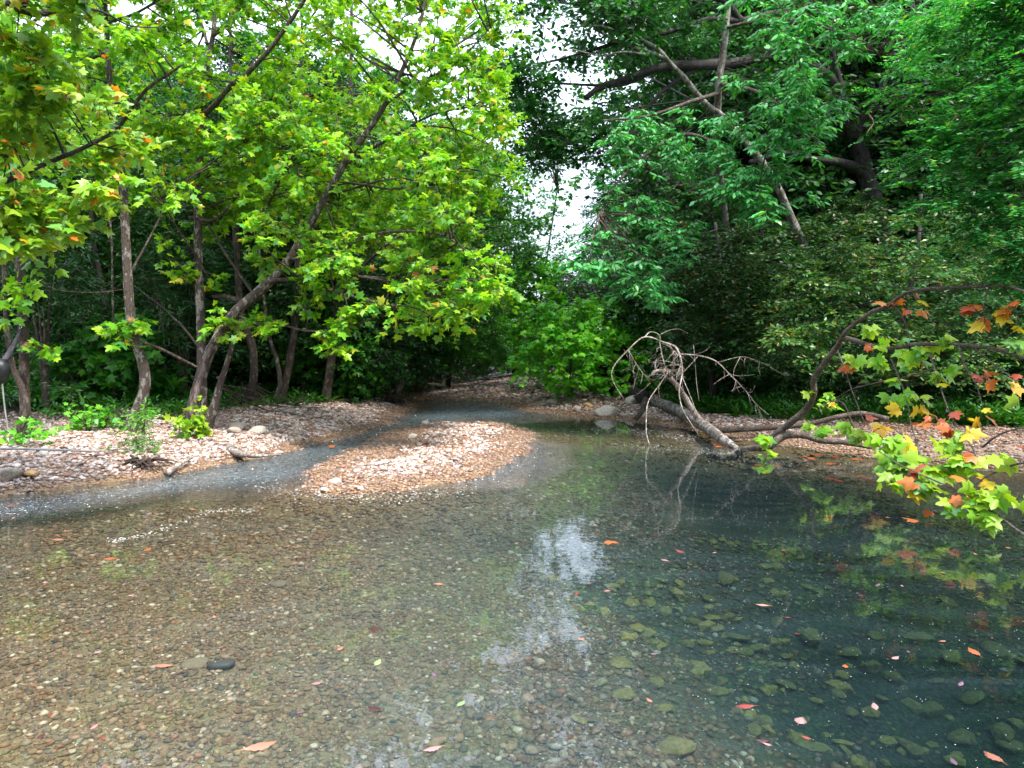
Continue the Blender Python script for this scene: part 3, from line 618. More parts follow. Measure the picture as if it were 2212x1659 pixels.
limb(br, nodes, path([(832, 225, 12.6), (900, 180, 12.2), (980, 140, 12), (1060, 60, 11.8)]), .03, .008)
limb(br, nodes, path([(830, 195, 12.6), (860, 160, 12.8), (900, 160, 13), (950, 120, 13)]), .03, .01)
limb(br, nodes, path([(550, 640, 12.7), (470, 520, 13.2), (430, 440, 13.5), (400, 330, 13.8)]), .03, .01)
limb(br, nodes, path([(410, 470, 13.2), (470, 470, 13), (540, 380, 13), (548, 330, 13), (510, 295, 13)]), .03, .012)
CZ = [(520, 260), (620, 120), (700, -120), (1000, -130), (1105, 10), (1085, 200), (1090, 380), (1055, 430), (1035, 540), (1085, 610), (1000, 700), (900, 660), (850, 590), (760, 570), (700, 640), (640, 600), (560, 560), (540, 500)]
cz = prune(zone(CZ, 168, 10.8, 14.8, gaps=GAPS), ALLN, 46, .04)
limb(br, nodes, path([(560, 520, 12.9), (570, 470, 12.8), (600, 400, 12.8), (650, 330, 12.7), (720, 285, 12.6)]), .035, .012)
cz2 = np.array([P(*q) for q in [(470, 688, 12.2), (505, 702, 12.1), (560, 695, 12.1), (590, 700, 12.2), (700, 610, 11.8), (735, 700, 11.6), (720, 745, 11.5), (700, 720, 11.6), (750, 660, 11.5), (800, 650, 11.4), (850, 680, 11.2), (900, 690, 11.2), (950, 690, 11.2), (985, 660, 11), (1020, 640, 11), (1060, 600, 11.2), (1000, 590, 11.2), (940, 610, 11.4), (880, 560, 11.6), (1080, 625, 13), (590, 560, 12), (660, 660, 12)]])
connect(br, np.vstack([cz, cz2]), nodes)
sprays(br, lf, cz, rng.uniform(.35, .62, len(cz)), SYC, .092, twigs=9, per=13)
sprays(br, lf, cz2, rng.uniform(.18, .34, len(cz2)), SYC, .11, twigs=7, per=8)
t1 = part("trunk", tr_, B_SYC, root); part("branches", br, B_BRN, root); part("foliage", lf, M_SYC, root)
# the hollow scar on the leaning trunk
sc_ = MB(); tube(sc_, path([(412, 900, 12.18), (422, 855, 12.18), (440, 790, 12.23), (458, 745, 12.28)]), [.06, .085, .075, .04], 0, sides=8, jit=.15)
part("hollow_scar", sc_, bark("rotten_wood", (.16, .11, .10), (.33, .24, .24), .5, 14, 1.0, .15), root)

# tall sycamore behind it
root = thing("sycamore_tree", "tall upright sycamore standing right behind the split leaning trunk", "tree", G(437, 892, .35))
tr_, br, lf = MB(), MB(), MB(); nodes = []
c = tube(tr_, rooted(path([(437, 890, 13.2), (436, 800, 13.2), (434, 700, 13.2), (430, 600, 13.2), (428, 480, 13.3), (432, 340, 13.4), (438, 240, 13.4), (450, 130, 13.5), (462, 60, 13.5), (468, -60, 13.5), (480, -200, 13.5)])), [.125, .12, .115, .11, .10, .09, .075, .06, .045, .03], 0, sides=12, jit=.05); nodes += list(c[20:])
limb(br, nodes, path([(458, 80, 13.5), (500, 40, 13.4), (535, -10, 13.3), (560, -80, 13.2)]), .04, .02)
limb(br, nodes, path([(380, 300, 13.3), (457, 233, 12.9), (500, 185, 12.7), (533, 160, 12.6), (580, 110, 12.4), (617, 60, 12.3), (657, 0, 12.2), (700, -80, 12)]), .05, .03)
limb(br, nodes, path([(448, 95, 13.5), (435, 50, 13.6), (420, 20, 13.7)]), .03, .015)
limb(br, nodes, path([(436, 300, 13.4), (390, 230, 13.2), (360, 170, 13), (330, 90, 12.8)]), .03, .01)
tube(br, path([(428, 748, 13.15), (400, 712, 13.3), (360, 672, 13.5), (320, 640, 13.7), (290, 618, 13.9)]), .024, .010, sides=6)
for (ax, ay, bx_, by_) in [(352, 668, 340, 730), (340, 655, 350, 700), (372, 685, 385, 640), (320, 640, 300, 690), (335, 625, 355, 750), (400, 712, 372, 735), (330, 600, 345, 690), (300, 600, 360, 605)]:
    tube(br, path([(ax, ay, 13.5), ((ax + bx_) / 2 + rng.normal(0, 6), (ay + by_) / 2, 13.4), (bx_, by_, 13.3)]), .006, .002, sides=4)
limb(br, nodes, path([(430, 560, 13.2), (395, 510, 12.9), (370, 470, 12.7), (345, 420, 12.6)]), .025, .01)
cz = prune(zone([(330, -130), (700, -130), (640, 130), (560, 300), (600, 400), (530, 470), (450, 520), (400, 440), (350, 420), (330, 330), (330, 200)], 92, 11.8, 15, gaps=GAPS), ALLN)
connect(br, cz, nodes); sprays(br, lf, cz, rng.uniform(.34, .6, len(cz)), SYC, .095, twigs=9, per=12)
lz = np.array([P(*q) for q in [(375, 580, 13), (385, 560, 13), (350, 520, 12.8), (400, 600, 13), (470, 600, 13), (460, 615, 13)]])
sprays(br, lf, lz, .2, SYC, .12, twigs=4, per=5); connect(br, lz, nodes)
part("trunk", tr_, B_SYC, root); part("branches", br, B_BRN, root); part("foliage", lf, M_SYC, root)

# curved sycamore
root = thing("sycamore_tree", "mottled white and brown sycamore trunk bent like a bow on the left bank", "tree", G(280, 928, .3))
tr_, br, lf = MB(), MB(), MB(); nodes = []
c = tube(tr_, rooted(path([(282, 925), (298, 885), (312, 840), (312, 800), (298, 750), (283, 690), (277, 620), (273, 540), (266, 420), (258, 340), (248, 270), (240, 200), (232, 110), (228, 20), (226, -100), (222, -220)], 12.0)), [.165, .14, .13, .12, .115, .11, .10, .095, .085, .075, .065, .05, .04, .03], 0, sides=12, jit=.06, flare=.35); nodes += list(c[22:])
limb(br, nodes, path([(250, 283, 12), (313, 197, 11.6), (365, 160, 11.4), (393, 140, 11.3)]), .035, .015)
limb(br, nodes, path([(232, 135, 12), (190, 70, 12), (150, 10, 12), (130, -40, 12)]), .03, .02)
limb(br, nodes, path([(228, 50, 12), (290, 30, 11.8), (360, -10, 11.6)]), .03, .015)
limb(br, nodes, path([(276, 600, 12), (320, 520, 12.3), (345, 470, 12.4), (370, 420, 12.5)]), .02, .01)
tube(br, path([(310, 740, 12), (350, 755, 12.2), (400, 780, 12.4), (430, 795, 12.5)]), .03, .02, sides=6)
cz = prune(zone([(110, -130), (380, -130), (380, 60), (340, 190), (400, 330), (390, 420), (310, 450), (240, 400), (180, 330), (120, 300), (90, 100)], 50, 11, 13.2, gaps=GAPS), ALLN)
connect(br, cz, nodes); sprays(br, lf, cz, rng.uniform(.3, .55, len(cz)), SYC, .095, twigs=9, per=12)
lz = np.array([P(*q) for q in [(230, 700, 11.8), (255, 720, 11.8), (270, 740, 11.7), (275, 700, 11.7), (300, 690, 12)]])
sprays(br, lf, lz, .2, SYC, .13, twigs=4, per=4); connect(br, lz, list(c[6:20]), .008)
part("trunk", tr_, B_SYC, root); part("branches", br, B_BRN, root); part("foliage", lf, M_SYC, root)

# far left sycamore
root = thing("sycamore_tree", "straight brown trunked sycamore at the frame's left edge with a strap round it", "tree", G(58, 950, .35))
tr_, br, lf = MB(), MB(), MB(); nodes = []
c = tube(tr_, rooted(path([(60, 950), (54, 880), (52, 780), (50, 700), (46, 600), (40, 500), (34, 350), (28, 200), (22, 80), (14, -20), (8, -180)], 10.9)), [.115, .105, .10, .095, .09, .085, .075, .065, .05, .03], 0, sides=12, jit=.05, flare=.2); nodes += list(c[25:])
st2 = MB(); c2 = tube(st2, rooted(path([(40, 935), (58, 885), (48, 840), (30, 800), (18, 740), (12, 660), (8, 540), (6, 400)], 10.6)), .055, .03, sides=8, jit=.06)
limb(br, nodes, path([(24, 110, 10.9), (80, 40, 10.6), (150, 0, 10.4)]), .03, .015)
limb(br, nodes, path([(55, 715, 10.9), (58, 600, 11), (120, 625, 11.3), (200, 632, 11.8), (270, 625, 12)]), .012, .006)
cz = zone([(-80, -130), (160, -130), (130, 100), (150, 300), (60, 420), (-60, 420)], 26, 9.8, 12)
connect(br, cz, nodes); sprays(br, lf, cz, rng.uniform(.3, .5, len(cz)), SYC, .095, twigs=9, per=12)
lz = np.array([P(*q) for q in [(40, 610, 10.6), (10, 640, 10.4), (20, 670, 10.4), (60, 620, 10.6), (85, 745, 10.8), (110, 750, 11)]])
sprays(br, lf, lz, .15, SYC, .12, twigs=4, per=4)
part("trunk", tr_, B_BRN, root); part("side_stem", st2, B_BRN, root); part("branches", br, B_BRN, root); part("foliage", lf, M_SYC, root)

# near sycamore outside the left edge whose boughs reach in
root = thing("sycamore_tree", "near sycamore boughs with large yellow green leaves reaching in from the upper left", "tree", (-7.0, 6.4, H1(-7, 6.4)))
tr_, br, lf = MB(), MB(), MB(); nodes = []
bx0 = np.array([-7.0, 6.4, -.2])
c = tube(tr_, [bx0, (-6.9, 6.5, 1.5), (-6.8, 6.6, 3.2), (-6.9, 6.7, 5.5), (-7.0, 6.9, 8)], .2, .06, sides=12, jit=.05)
limb(br, nodes, [(-6.9, 6.6, 2.2)] + path([(-40, 412, 7.0), (0, 397, 7.1), (50, 375, 7.1), (100, 353, 7.2), (175, 322, 7.25), (253, 283, 7.3)]), .036, .018)
limb(br, nodes, [(-6.85, 6.6, 4.0)] + path([(0, 13, 6.6), (40, 20, 6.7), (83, 30, 6.8), (120, 20, 6.9), (147, 0, 7), (170, -40, 7)]), .045, .018)
limb(br, nodes, path([(145, 10, 6.9), (220, 25, 7.3), (280, 55, 7.6), (350, 60, 7.9)]), .015, .006)
limb(br, nodes, path([(-20, 400, 7), (40, 440, 6.9), (110, 440, 6.9), (180, 440, 6.9), (250, 430, 6.9)]), .016, .006)
limb(br, nodes, path([(140, 335, 7.2), (100, 250, 7.3), (60, 180, 7.4)]), .015, .006)
limb(br, nodes, path([(200, 310, 7.2), (240, 320, 7.4), (320, 330, 7.8)]), .012, .005)
cz = np.vstack([prune(zone([(-60, 100), (110, 110), (220, 180), (230, 270), (120, 310), (0, 360), (-60, 350)], 26, 6.6, 8.0), [[(0, 397, 7.3), (100, 353, 7.3), (253, 283, 7.3)], [(0, 13, 7), (83, 30, 7), (147, 0, 7)]], 42, 0), zone([(-60, 400), (100, 395), (270, 400), (285, 440), (200, 480), (60, 520), (-60, 500)], 15, 6.4, 7.3), zone([(-60, -90), (180, -90), (110, 100), (-60, 110)], 13, 6.2, 7.4), zone([(240, 300), (330, 290), (350, 360), (270, 370)], 3, 7.3, 8)])
connect(br, cz, nodes, .007); sprays(br, lf, cz, rng.uniform(.2, .36, len(cz)), SYC, .098, twigs=7, per=8, trad=.003)
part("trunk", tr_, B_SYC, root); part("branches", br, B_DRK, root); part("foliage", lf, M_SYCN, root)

# slimmer sycamores further along the left bank
def small_tree(label, pts, radii, canopy, limbs=(), bk=B_SYC, dm=(15.5, 18.5), n=18, lm=M_SYC, lsz=.115, name="sycamore_tree", flare=.3, gaps=GAPS, shape=SYC6, rr=(.4, .65), tw=11):
    root = thing(name, label, "tree", G(pts[0][0], pts[0][1], .35))
    tr_, br, lf = MB(), MB(), MB(); nodes = []
    c = tube(tr_, rooted(path(pts)), radii, 0, sides=10, jit=.06, flare=flare); nodes += list(c[len(c) // 2:])
    for (pl, a, b_) in limbs: limb(br, nodes, path(pl), a, b_, sides=6)
    if canopy:
        cz = zone(canopy, n, *dm, gaps=gaps); connect(br, cz, nodes); sprays(br, lf, cz, rng.uniform(*rr, n), shape, lsz, twigs=tw, per=7)
    part("trunk", tr_, bk, root); part("branches", br, B_BRN, root); part("foliage", lf, lm, root)
small_tree("sycamore with a matted root mass at its foot, between leaning and forked trunks", [(543, 872, 16.2), (549, 800, 16.2), (543, 740, 16.3), (524, 690, 16.3), (516, 620, 16.4), (510, 520, 16.4), (502, 400, 16.5), (500, 300, 16.5), (498, 120, 16.5), (496, -60, 16.5)], [.15, .13, .125, .12, .11, .10, .09, .07, .05, .03],
    [(420, -120), (640, -120), (660, 300), (600, 470), (540, 500), (440, 400)], n=40, bk=B_BRN, lm=M_MID)
small_tree("slim straight sycamore rising beside a curved stem, left of the thick trunk", [(608, 866, 17.4), (622, 800, 17.4), (634, 720, 17.4), (640, 650, 17.5), (644, 560, 17.5), (648, 440, 17.6), (652, 330, 17.6), (654, 200, 17.7), (652, 40, 17.8), (650, -80, 17.8)], [.16, .135, .13, .12, .115, .10, .09, .07, .05, .03],
    [(600, -120), (860, -120), (880, 240), (800, 400), (720, 500), (620, 500)], n=46, bk=B_BRN)
small_tree("thin curved stem with peeling bark beside the slim straight sycamore", [(596, 862, 17.2), (605, 825, 17.2), (597, 775, 17.2), (582, 730, 17.2), (572, 660, 17.2), (565, 600, 17.3), (556, 500, 17.4)], [.09, .075, .07, .06, .05, .04],
    None)
small_tree("thick dark brown trunk at the right end of the left bank trees", [(703, 866, 18.3), (711, 810, 18.3), (717, 760, 18.3), (722, 690, 18.3), (735, 600, 18.4), (745, 480, 18.5), (752, 330, 18.6), (758, 150, 18.7), (760, -60, 18.8)], [.20, .17, .16, .15, .14, .12, .10, .07, .04],
    [(700, 40), (860, 200), (1040, 260), (1060, 420), (980, 520), (840, 560), (720, 560), (680, 300)], bk=B_BRN, dm=(17, 21), n=56, limbs=[([(728, 650, 18.3), (800, 560, 18), (880, 500, 17.6), (960, 470, 17.4)], .06, .02), ([(745, 480, 18.5), (830, 400, 18.2), (920, 330, 18)], .05, .02)])
small_tree("short crooked dead brown stem in the shade behind the left bank", [(163, 880, 15.0), (168, 840, 15.0), (180, 790, 15.0), (200, 740, 15.0), (218, 705, 15)], [.065, .06, .05, .045, .04], None, bk=B_BRN, name="dead_tree")
small_tree("thin upright sapling trunk left of the bow shaped sycamore", [(245, 880, 15), (246, 760, 15), (243, 620, 15), (240, 500, 15), (226, 380, 15), (220, 260, 15)], [.04, .035, .03, .025, .02], [(160, 240), (300, 240), (300, 420), (180, 420)], dm=(14.5, 16), n=8)
small_tree("slim pole trunk rising between the tall sycamores of the left bank", [(840, 870, 22), (843, 760, 22), (850, 640, 22), (1006, 480, 22), (1014, 400, 22), (1012, 280, 22)], [.08, .08, .08, .10, .09, .05],
    [(880, 300), (1100, 330), (1165, 380), (1175, 440), (1150, 560), (1130, 640), (1000, 680), (880, 640)], bk=B_DRK, dm=(19, 27), n=150, lm=M_MID)

small_tree("slender distant tree whose thin crown breaks up the sky gap over the creek", [(1150, 800, 40), (1160, 700, 40), (1175, 600, 40), (1190, 500, 40), (1205, 400, 40)], [.12, .10, .09, .07, .05],
    [(1120, 200), (1190, 230), (1230, 330), (1215, 430), (1245, 520), (1250, 640), (1150, 640), (1130, 500), (1110, 360)], bk=B_DRK, dm=(36, 42), n=34, lm=M_MID, lsz=.15, rr=(.5, .95), name="broadleaf_tree")
# ------------------------------------------------------------------ right bank trees laid by hand
TSC[0] = .74
root = thing("sycamore_tree", "pale barked sycamore leaning far over from the right bank, half hidden by leaves", "tree", G(1800, 860, .5))
tr_, br, lf = MB(), MB(), MB(); nodes = []
c = tube(tr_, rooted(path([(1830, 840, 19), (1790, 660, 18.5), (1742, 545, 18), (1708, 468, 17.8), (1680, 405, 17.5), (1640, 340, 17.2), (1600, 297, 17), (1560, 250, 16.8), (1522, 222, 16.6), (1480, 170, 16.4), (1450, 140, 16.2), (1425, 110, 16), (1390, 88, 15.8), (1340, 70, 15.6), (1290, 55, 15.4), (1230, 60, 15.2)])), [.19, .17, .15, .13, .115, .10, .095, .088, .08, .07, .06, .045, .03, .02], 0, sides=12, jit=.04)
limb(br, nodes, path([(1435, 124, 16.1), (1400, 112, 15.9), (1360, 100, 15.8), (1320, 82, 15.7), (1285, 62, 15.6)]), .05, .03)
limb(br, nodes, path([(1420, 122, 16.1), (1350, 112, 15.5), (1300, 120, 15.3), (1230, 105, 15)]), .03, .01)
part("trunk", tr_, B_WHT, root); part("branches", br, B_WHT, root)

root = thing("hickory_tree", "tree with pale upright stem and drooping blue green leaf sprays over the right pool", "tree", G(1560, 850, .5))
tr_, br, lf = MB(), MB(), MB(); nodes = []
c = tube(tr_, rooted(path([(1600, 850, 20), (1590, 700, 20), (1570, 500, 19), (1550, 330, 17.6), (1552, 200, 16.6), (1562, 110, 16.5), (1572, 20, 16.4), (1580, -120, 16.3), (1590, -260, 16.2)])), [.14, .13, .12, .11, .10, .08, .06], 0, sides=12, jit=.04); nodes += list(c[8:])
for pl in ([(1550, 310, 17.3), (1480, 290, 15.8), (1400, 330, 15), (1330, 400, 14.3), (1290, 470, 14)], [(1550, 330, 17.5), (1560, 360, 15.2), (1600, 400, 14), (1640, 420, 13.3)], [(1552, 180, 16.6), (1640, 200, 15), (1720, 260, 14), (1790, 330, 13.4)], [(1565, 60, 16.5), (1680, 40, 15), (1800, 60, 13.8), (1900, 120, 13)], [(1555, 200, 16.6), (1490, 220, 15.5), (1400, 250, 14.8), (1300, 260, 14.2)], [(1575, 0, 16.4), (1500, -60, 15), (1420, -80, 14)]):
    limb(br, nodes, path(pl), .05, .012, sides=6)
HZ = [[(1330, 250), (1420, 215), (1520, 250), (1600, 300), (1620, 360), (1560, 420), (1430, 440), (1330, 430), (1300, 380)],
      [(1262, 500), (1320, 430), (1420, 440), (1500, 470), (1520, 540), (1440, 600), (1380, 640), (1300, 600), (1235, 590)],
      [(1540, 150), (1700, 130), (1830, 180), (1820, 280), (1730, 340), (1620, 300), (1540, 260)],
      [(1540, 400), (1640, 350), (1720, 380), (1700, 440), (1640, 480), (1560, 440)],
      [(1530, 230), (1640, 320), (1700, 340), (1760, 440), (1660, 420), (1560, 330)],
      [(1230, 560), (1420, 560), (1460, 640), (1400, 660), (1300, 640)],
      [(1600, -60), (1780, -60), (2000, -40), (2120, 20), (2100, 130), (1960, 160), (1860, 110), (1760, 150), (1620, 90)]]
for hz, n_, dm in zip(HZ, (62, 46, 60, 20, 20, 14, 80), ((13.6, 16.2), (13.2, 15), (12.6, 15), (12.4, 13.8), (13, 15), (13, 14.5), (11.5, 14.5))):
    cz = prune(zone(hz, n_, *dm), [[(1290, 55, 18), (1390, 88, 18), (1450, 140, 18), (1522, 222, 18)], [(1552, 205, 18), (1575, 0, 18)], [(1595, 292, 18), (1625, 325, 18)], [(1680, 405, 18), (1712, 470, 18)], [(1410, 368, 20), (1490, 420, 20)], [(1885, 470, 18), (1868, 370, 18), (1830, 250, 18)]], 26, 0); connect(br, cz[::2], nodes, .01)
    # hanging fans of leaflets
    for q in cz:
        k = 8; a = rng.uniform(0, 2 * np.pi, k); A = np.repeat(q[None], k, 0) + rng.normal(0, .06, (k, 3)); R = rng.uniform(.18, .36, k)
        B = A + np.stack([np.cos(a) * R, np.sin(a) * R, -.02 - .22 * R], -1); thin(br, A, B, .004, sag=.04)
        per = 7; t = np.linspace(.2, 1, per)[None, :, None]; pos = (A[:, None] * (1 - t) + B[:, None] * t).reshape(-1, 3)
        dd = np.repeat(unit(B - A), per, 0); sd_ = unit(np.cross(dd, [0, 0, 1.])) * np.tile([1, -1, 1, -1, 1, -1, 0], k)[:, None]
        ld = unit(dd * .7 + sd_ * .7 - np.array([0, 0, .38]) + rng.normal(0, .22, dd.shape)); nr = unit(sd_ * .5 + [0, -.3, 1] + rng.normal(0, .25, dd.shape))
        leaves(lf, pos, ld, nr, .125 * rng.uniform(.7, 1.2, len(pos)), HICL)
part("trunk", tr_, B_WHT, root); part("branches", br, B_BRN, root); part("foliage", lf, M_HIC, root)

root = thing("oak_tree", "huge dark oak whose black limbs spread across the upper right", "tree", G(1925, 860, .6))
tr_, br, lf = MB(), MB(), MB(); nodes = []
c = tube(tr_, rooted(path([(1935, 800, 21), (1915, 600, 20.7), (1897, 475, 20.5), (1885, 420, 20.4), (1868, 370, 20.3), (1862, 340, 20.2), (1845, 290, 20), (1828, 250, 19.8), (1815, 190, 19.5), (1790, 80, 19), (1760, -80, 18.5)])), [.38, .36, .34, .33, .30, .26, .2, .15, .1, .07], 0, sides=14, jit=.05)
limb(br, nodes, path([(1876, 378, 20.3), (1820, 352, 20), (1760, 345, 19.6), (1700, 330, 19), (1620, 350, 18.5)]), .16, .05, 9)
limb(br, nodes, path([(1845, 300, 20), (1880, 240, 19.5), (1920, 160, 19), (1980, 60, 18.5)]), .12, .05, 9)
limb(br, nodes, path([(1815, 190, 19.6), (1760, 150, 19.2), (1680, 120, 18.6), (1600, 135, 18), (1520, 140, 17.5), (1430, 145, 17.2), (1340, 175, 17), (1295, 190, 16.8), (1265, 212, 16.6)]), .18, .06, 9)
limb(br, nodes, path([(1400, 160, 17.2), (1340, 184, 17), (1260, 183, 16.6), (1200, 180, 16.2), (1120, 180, 16)]), .05, .015)
limb(br, nodes, path([(1790, 80, 19), (1700, 30, 18), (1600, 45, 17.5), (1540, 40, 17), (1440, 70, 16.6), (1340, 90, 16.3), (1240, 120, 16), (1160, 140, 15.8)]), .11, .02)
limb(br, nodes, path([(1600, 45, 17.5), (1560, 0, 17), (1480, -20, 16.5), (1380, 10, 16), (1280, 10, 15.8), (1200, 5, 15.6)]), .09, .02)
limb(br, nodes, path([(1520, 140, 17.5), (1440, 190, 17.4), (1380, 250, 17.2), (1300, 300, 17), (1230, 310, 16.8), (1150, 325, 16.8)]), .06, .015)
limb(br, nodes, path([(1420, 275, 17.2), (1340, 292, 17), (1280, 300, 17), (1200, 320, 17), (1130, 350, 17)]), .05, .012)
cz = np.vstack([zone([(1080, -160), (1500, -160), (1560, 60), (1420, 110), (1180, 130), (1100, 60)], 90, 15, 19), zone([(1060, 130), (1280, 110), (1300, 160), (1180, 170), (1110, 260), (1060, 240)], 22, 15, 17),
                zone([(1120, 210), (1330, 215), (1300, 330), (1200, 370), (1110, 340), (1090, 260)], 34, 15.5, 17.5), zone([(1300, 110), (1700, 60), (1740, 160), (1560, 200), (1440, 130)], 30, 17, 19),
                zone([(1600, -160), (2300, -160), (2300, 300), (2000, 420), (1740, 420), (1640, 200)], 170, 20.8, 24)])
cz = prune(cz, [[(1265, 212, 17.8), (1340, 175, 17.8), (1430, 145, 17.8), (1600, 135, 18.4), (1680, 120, 19)], [(1200, 180, 17), (1400, 160, 17.4)], [(1905, 480, 25), (1868, 370, 25), (1828, 250, 25)]], 26, .05)
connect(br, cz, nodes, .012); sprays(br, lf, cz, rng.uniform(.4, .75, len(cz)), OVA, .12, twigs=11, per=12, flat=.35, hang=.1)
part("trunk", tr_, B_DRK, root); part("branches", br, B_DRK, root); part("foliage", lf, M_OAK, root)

small_tree("brown mottled trunk leaning steeply to the left above the saplings", [(1640, 800, 21), (1600, 560, 20.5), (1540, 470, 20), (1490, 420, 19.7), (1450, 392, 19.5), (1410, 368, 19.3), (1350, 330, 19), (1300, 300, 19)], [.2, .19, .17, .16, .14, .12, .08, .05], [(1330, 290), (1500, 300), (1640, 420), (1500, 560), (1330, 480)], bk=B_BRN, dm=(18, 21), n=40, lm=M_OAK, lsz=.12, shape=OVA, name="oak_tree", gaps=((1215, 400, 60),), tw=12)

TSC[0] = 1.0
# near locust boughs at the upper right
root = thing("locust_tree", "honey locust boughs with fine leaflets and curled seed pods at the right edge", "tree", (8.6, 8.2, H1(8.6, 8.2)))
tr_, br, lf, pd = MB(), MB(), MB(), MB()
tube(tr_, [(8.6, 8.2, 0), (8.5, 8.3, 2), (8.7, 8.5, 4.5), (8.6, 8.7, 8)], .2, .07, sides=12, jit=.05)
bl = [path([(2300, 140, 8.2), (2212, 115, 8.2), (2080, 190, 8.4), (1950, 210, 8.8), (1860, 225, 9.2)]), path([(2300, 200, 8), (2200, 230, 8), (2080, 300, 8.2), (1990, 340, 8.5), (1930, 370, 8.7)]), path([(2300, 60, 8.2), (2180, 40, 8.4), (2060, 60, 8.8), (1980, 110, 9)]),
      path([(2300, 300, 7.8), (2200, 330, 8), (2120, 400, 8.2), (2040, 440, 8.5)]), path([(2300, 420, 7.8), (2212, 445, 8), (2140, 480, 8.2), (2080, 520, 8.4)]), path([(2300, 100, 7.8), (2212, 170, 8), (2130, 250, 8.2), (2050, 290, 8.4)]), path([(2300, 0, 8), (2200, -20, 8.2), (2100, 10, 8.4)]), path([(2300, 480, 7.8), (2240, 560, 8), (2200, 600, 8.1)])]
podspots = []
for k_, pl in enumerate(bl):
    tube(br, [(8.55, 8.4, pl[0][2] - .5)] + pl, .035, .006, sides=6)
    cc = spline(pl, 26)
    for j, q in enumerate(cc):
        for _ in range(3):
            a = rng.normal(3.6, 1.1); R = rng.uniform(.2, .6); q0 = q + rng.normal(0, .12, 3); qx, qy = proj(q0[None] + [-.15, 0, -.05])
            if pdist([np.array(v_, float) for v_ in ((1905, 480), (1885, 420), (1868, 370), (1845, 290), (1828, 250))], qx, qy)[0] < 78: continue
            e = q0 + np.array([math.cos(a) * R, math.sin(a) * R, rng.uniform(-.18, .06) - R * .3]); thin(br, q0[None], e[None], .002, sag=.03)
            for (c0, c1) in ((q0, e), (q0 * .6 + e * .4, e + rng.normal(0, .09, 3)), (q0 * .3 + e * .7, e + rng.normal(0, .1, 3))):
                per = 15; t = np.linspace(.1, 1, per)[:, None]; pos = c0 * (1 - t) + c1 * t; dd = np.repeat(unit((c1 - c0)[None]), per, 0)
                sd_ = unit(np.cross(dd, [0, 0, 1.])) * np.where(np.arange(per) % 2, 1, -1)[:, None]
                leaves(lf, pos, unit(sd_ + dd * .4 + rng.normal(0, .15, dd.shape)), unit(rng.normal(0, .3, dd.shape) + [0, -.2, 1]), .062 * rng.uniform(.8, 1.2, per), DIA)
root_l = root
part("trunk", tr_, B_BRN, root); part("branches", br, B_BRN, root); part("foliage", lf, M_LOC, root, smooth=False)
M_POD = plain("seed_pod", (.42, .25, .08), .5, .3, 30)
for (px, py, dd_) in [(1880, 262, 9.1), (1965, 232, 8.8), (1955, 240, 8.8), (2060, 258, 8.2), (2118, 310, 8.0), (2000, 245, 8.6), (2125, 545, 8.1), (2115, 490, 8.3), (2180, 465, 8), (2110, 540, 8.2)]:
    pm = MB(); q = P(px, py, dd_); tt = np.linspace(0, 1, 12); a0 = random.uniform(0, 6)
    pts = np.stack([q[0] + .035 * np.sin(tt * 5 + a0), q[1] + .02 * np.cos(tt * 6 + a0), q[2] + .12 - .26 * tt], -1)
    wv = .014 * np.sin(tt * np.pi) ** .5 + .002; tw_ = tt * 4 + a0
    u = np.stack([np.cos(tw_), np.sin(tw_), 0 * tt], -1) * wv[:, None]; nn = np.stack([-np.sin(tw_), np.cos(tw_), 0 * tt], -1) * .003
    V = np.concatenate([pts + u, pts + nn, pts - u, pts - nn]); q4 = []
    for j in range(11):
        for s_ in range(4): q4.append([s_ * 12 + j, ((s_ + 1) % 4) * 12 + j, ((s_ + 1) % 4) * 12 + j + 1, s_ * 12 + j + 1])
    pm.add(V, np.array(q4)); part("seed_pod", pm, M_POD, root_l)

# beech understorey on the right
root = thing("beech_tree", "low spreading beech with tan edged leaves in tiers, behind the arching limb", "tree", G(1950, 850, .5))
tr_, br, lf = MB(), MB(), MB(); nodes = []
limb(tr_, nodes, rooted(path([(1960, 850, 14.5), (1950, 700, 14.6), (1980, 560, 14.8), (1990, 420, 15)])), .07, .03)
for k_ in range(11):
    yy = 520 + k_ * 30 + rng.uniform(-12, 12); x_ = rng.uniform(1720, 1860)
    limb(br, nodes, path([(1965, yy + rng.uniform(0, 30), 14.6), (1900, yy - rng.uniform(5, 40), 14), ((x_ + 1900) / 2, yy - rng.uniform(10, 40), 13.6), (x_, yy + rng.uniform(-20, 30), 13.2)]), .011, .003, 5)
    limb(br, nodes, path([(1965, yy - 10, 14.6), (2060, yy - 10, 13.8), (2160, yy + 5, 13.2)]), .014, .004, 5)
cz = prune(zone([(1830, 440), (1920, 480), (2080, 420), (2212, 480), (2230, 860), (1800, 800), (1690, 760), (1660, 670), (1700, 560), (1780, 540)], 150, 12.4, 15), [[(1900, 480, 18), (1868, 370, 18)]], 30, 0)
sprays(br, lf, cz, rng.uniform(.3, .5, len(cz)), OVA, .085, twigs=9, per=12, flat=.22, hang=.15, trad=.003, face=.35)
part("trunk", tr_, B_DRK, root); part("branches", br, B_DRK, root); part("foliage", lf, M_BEE, root)

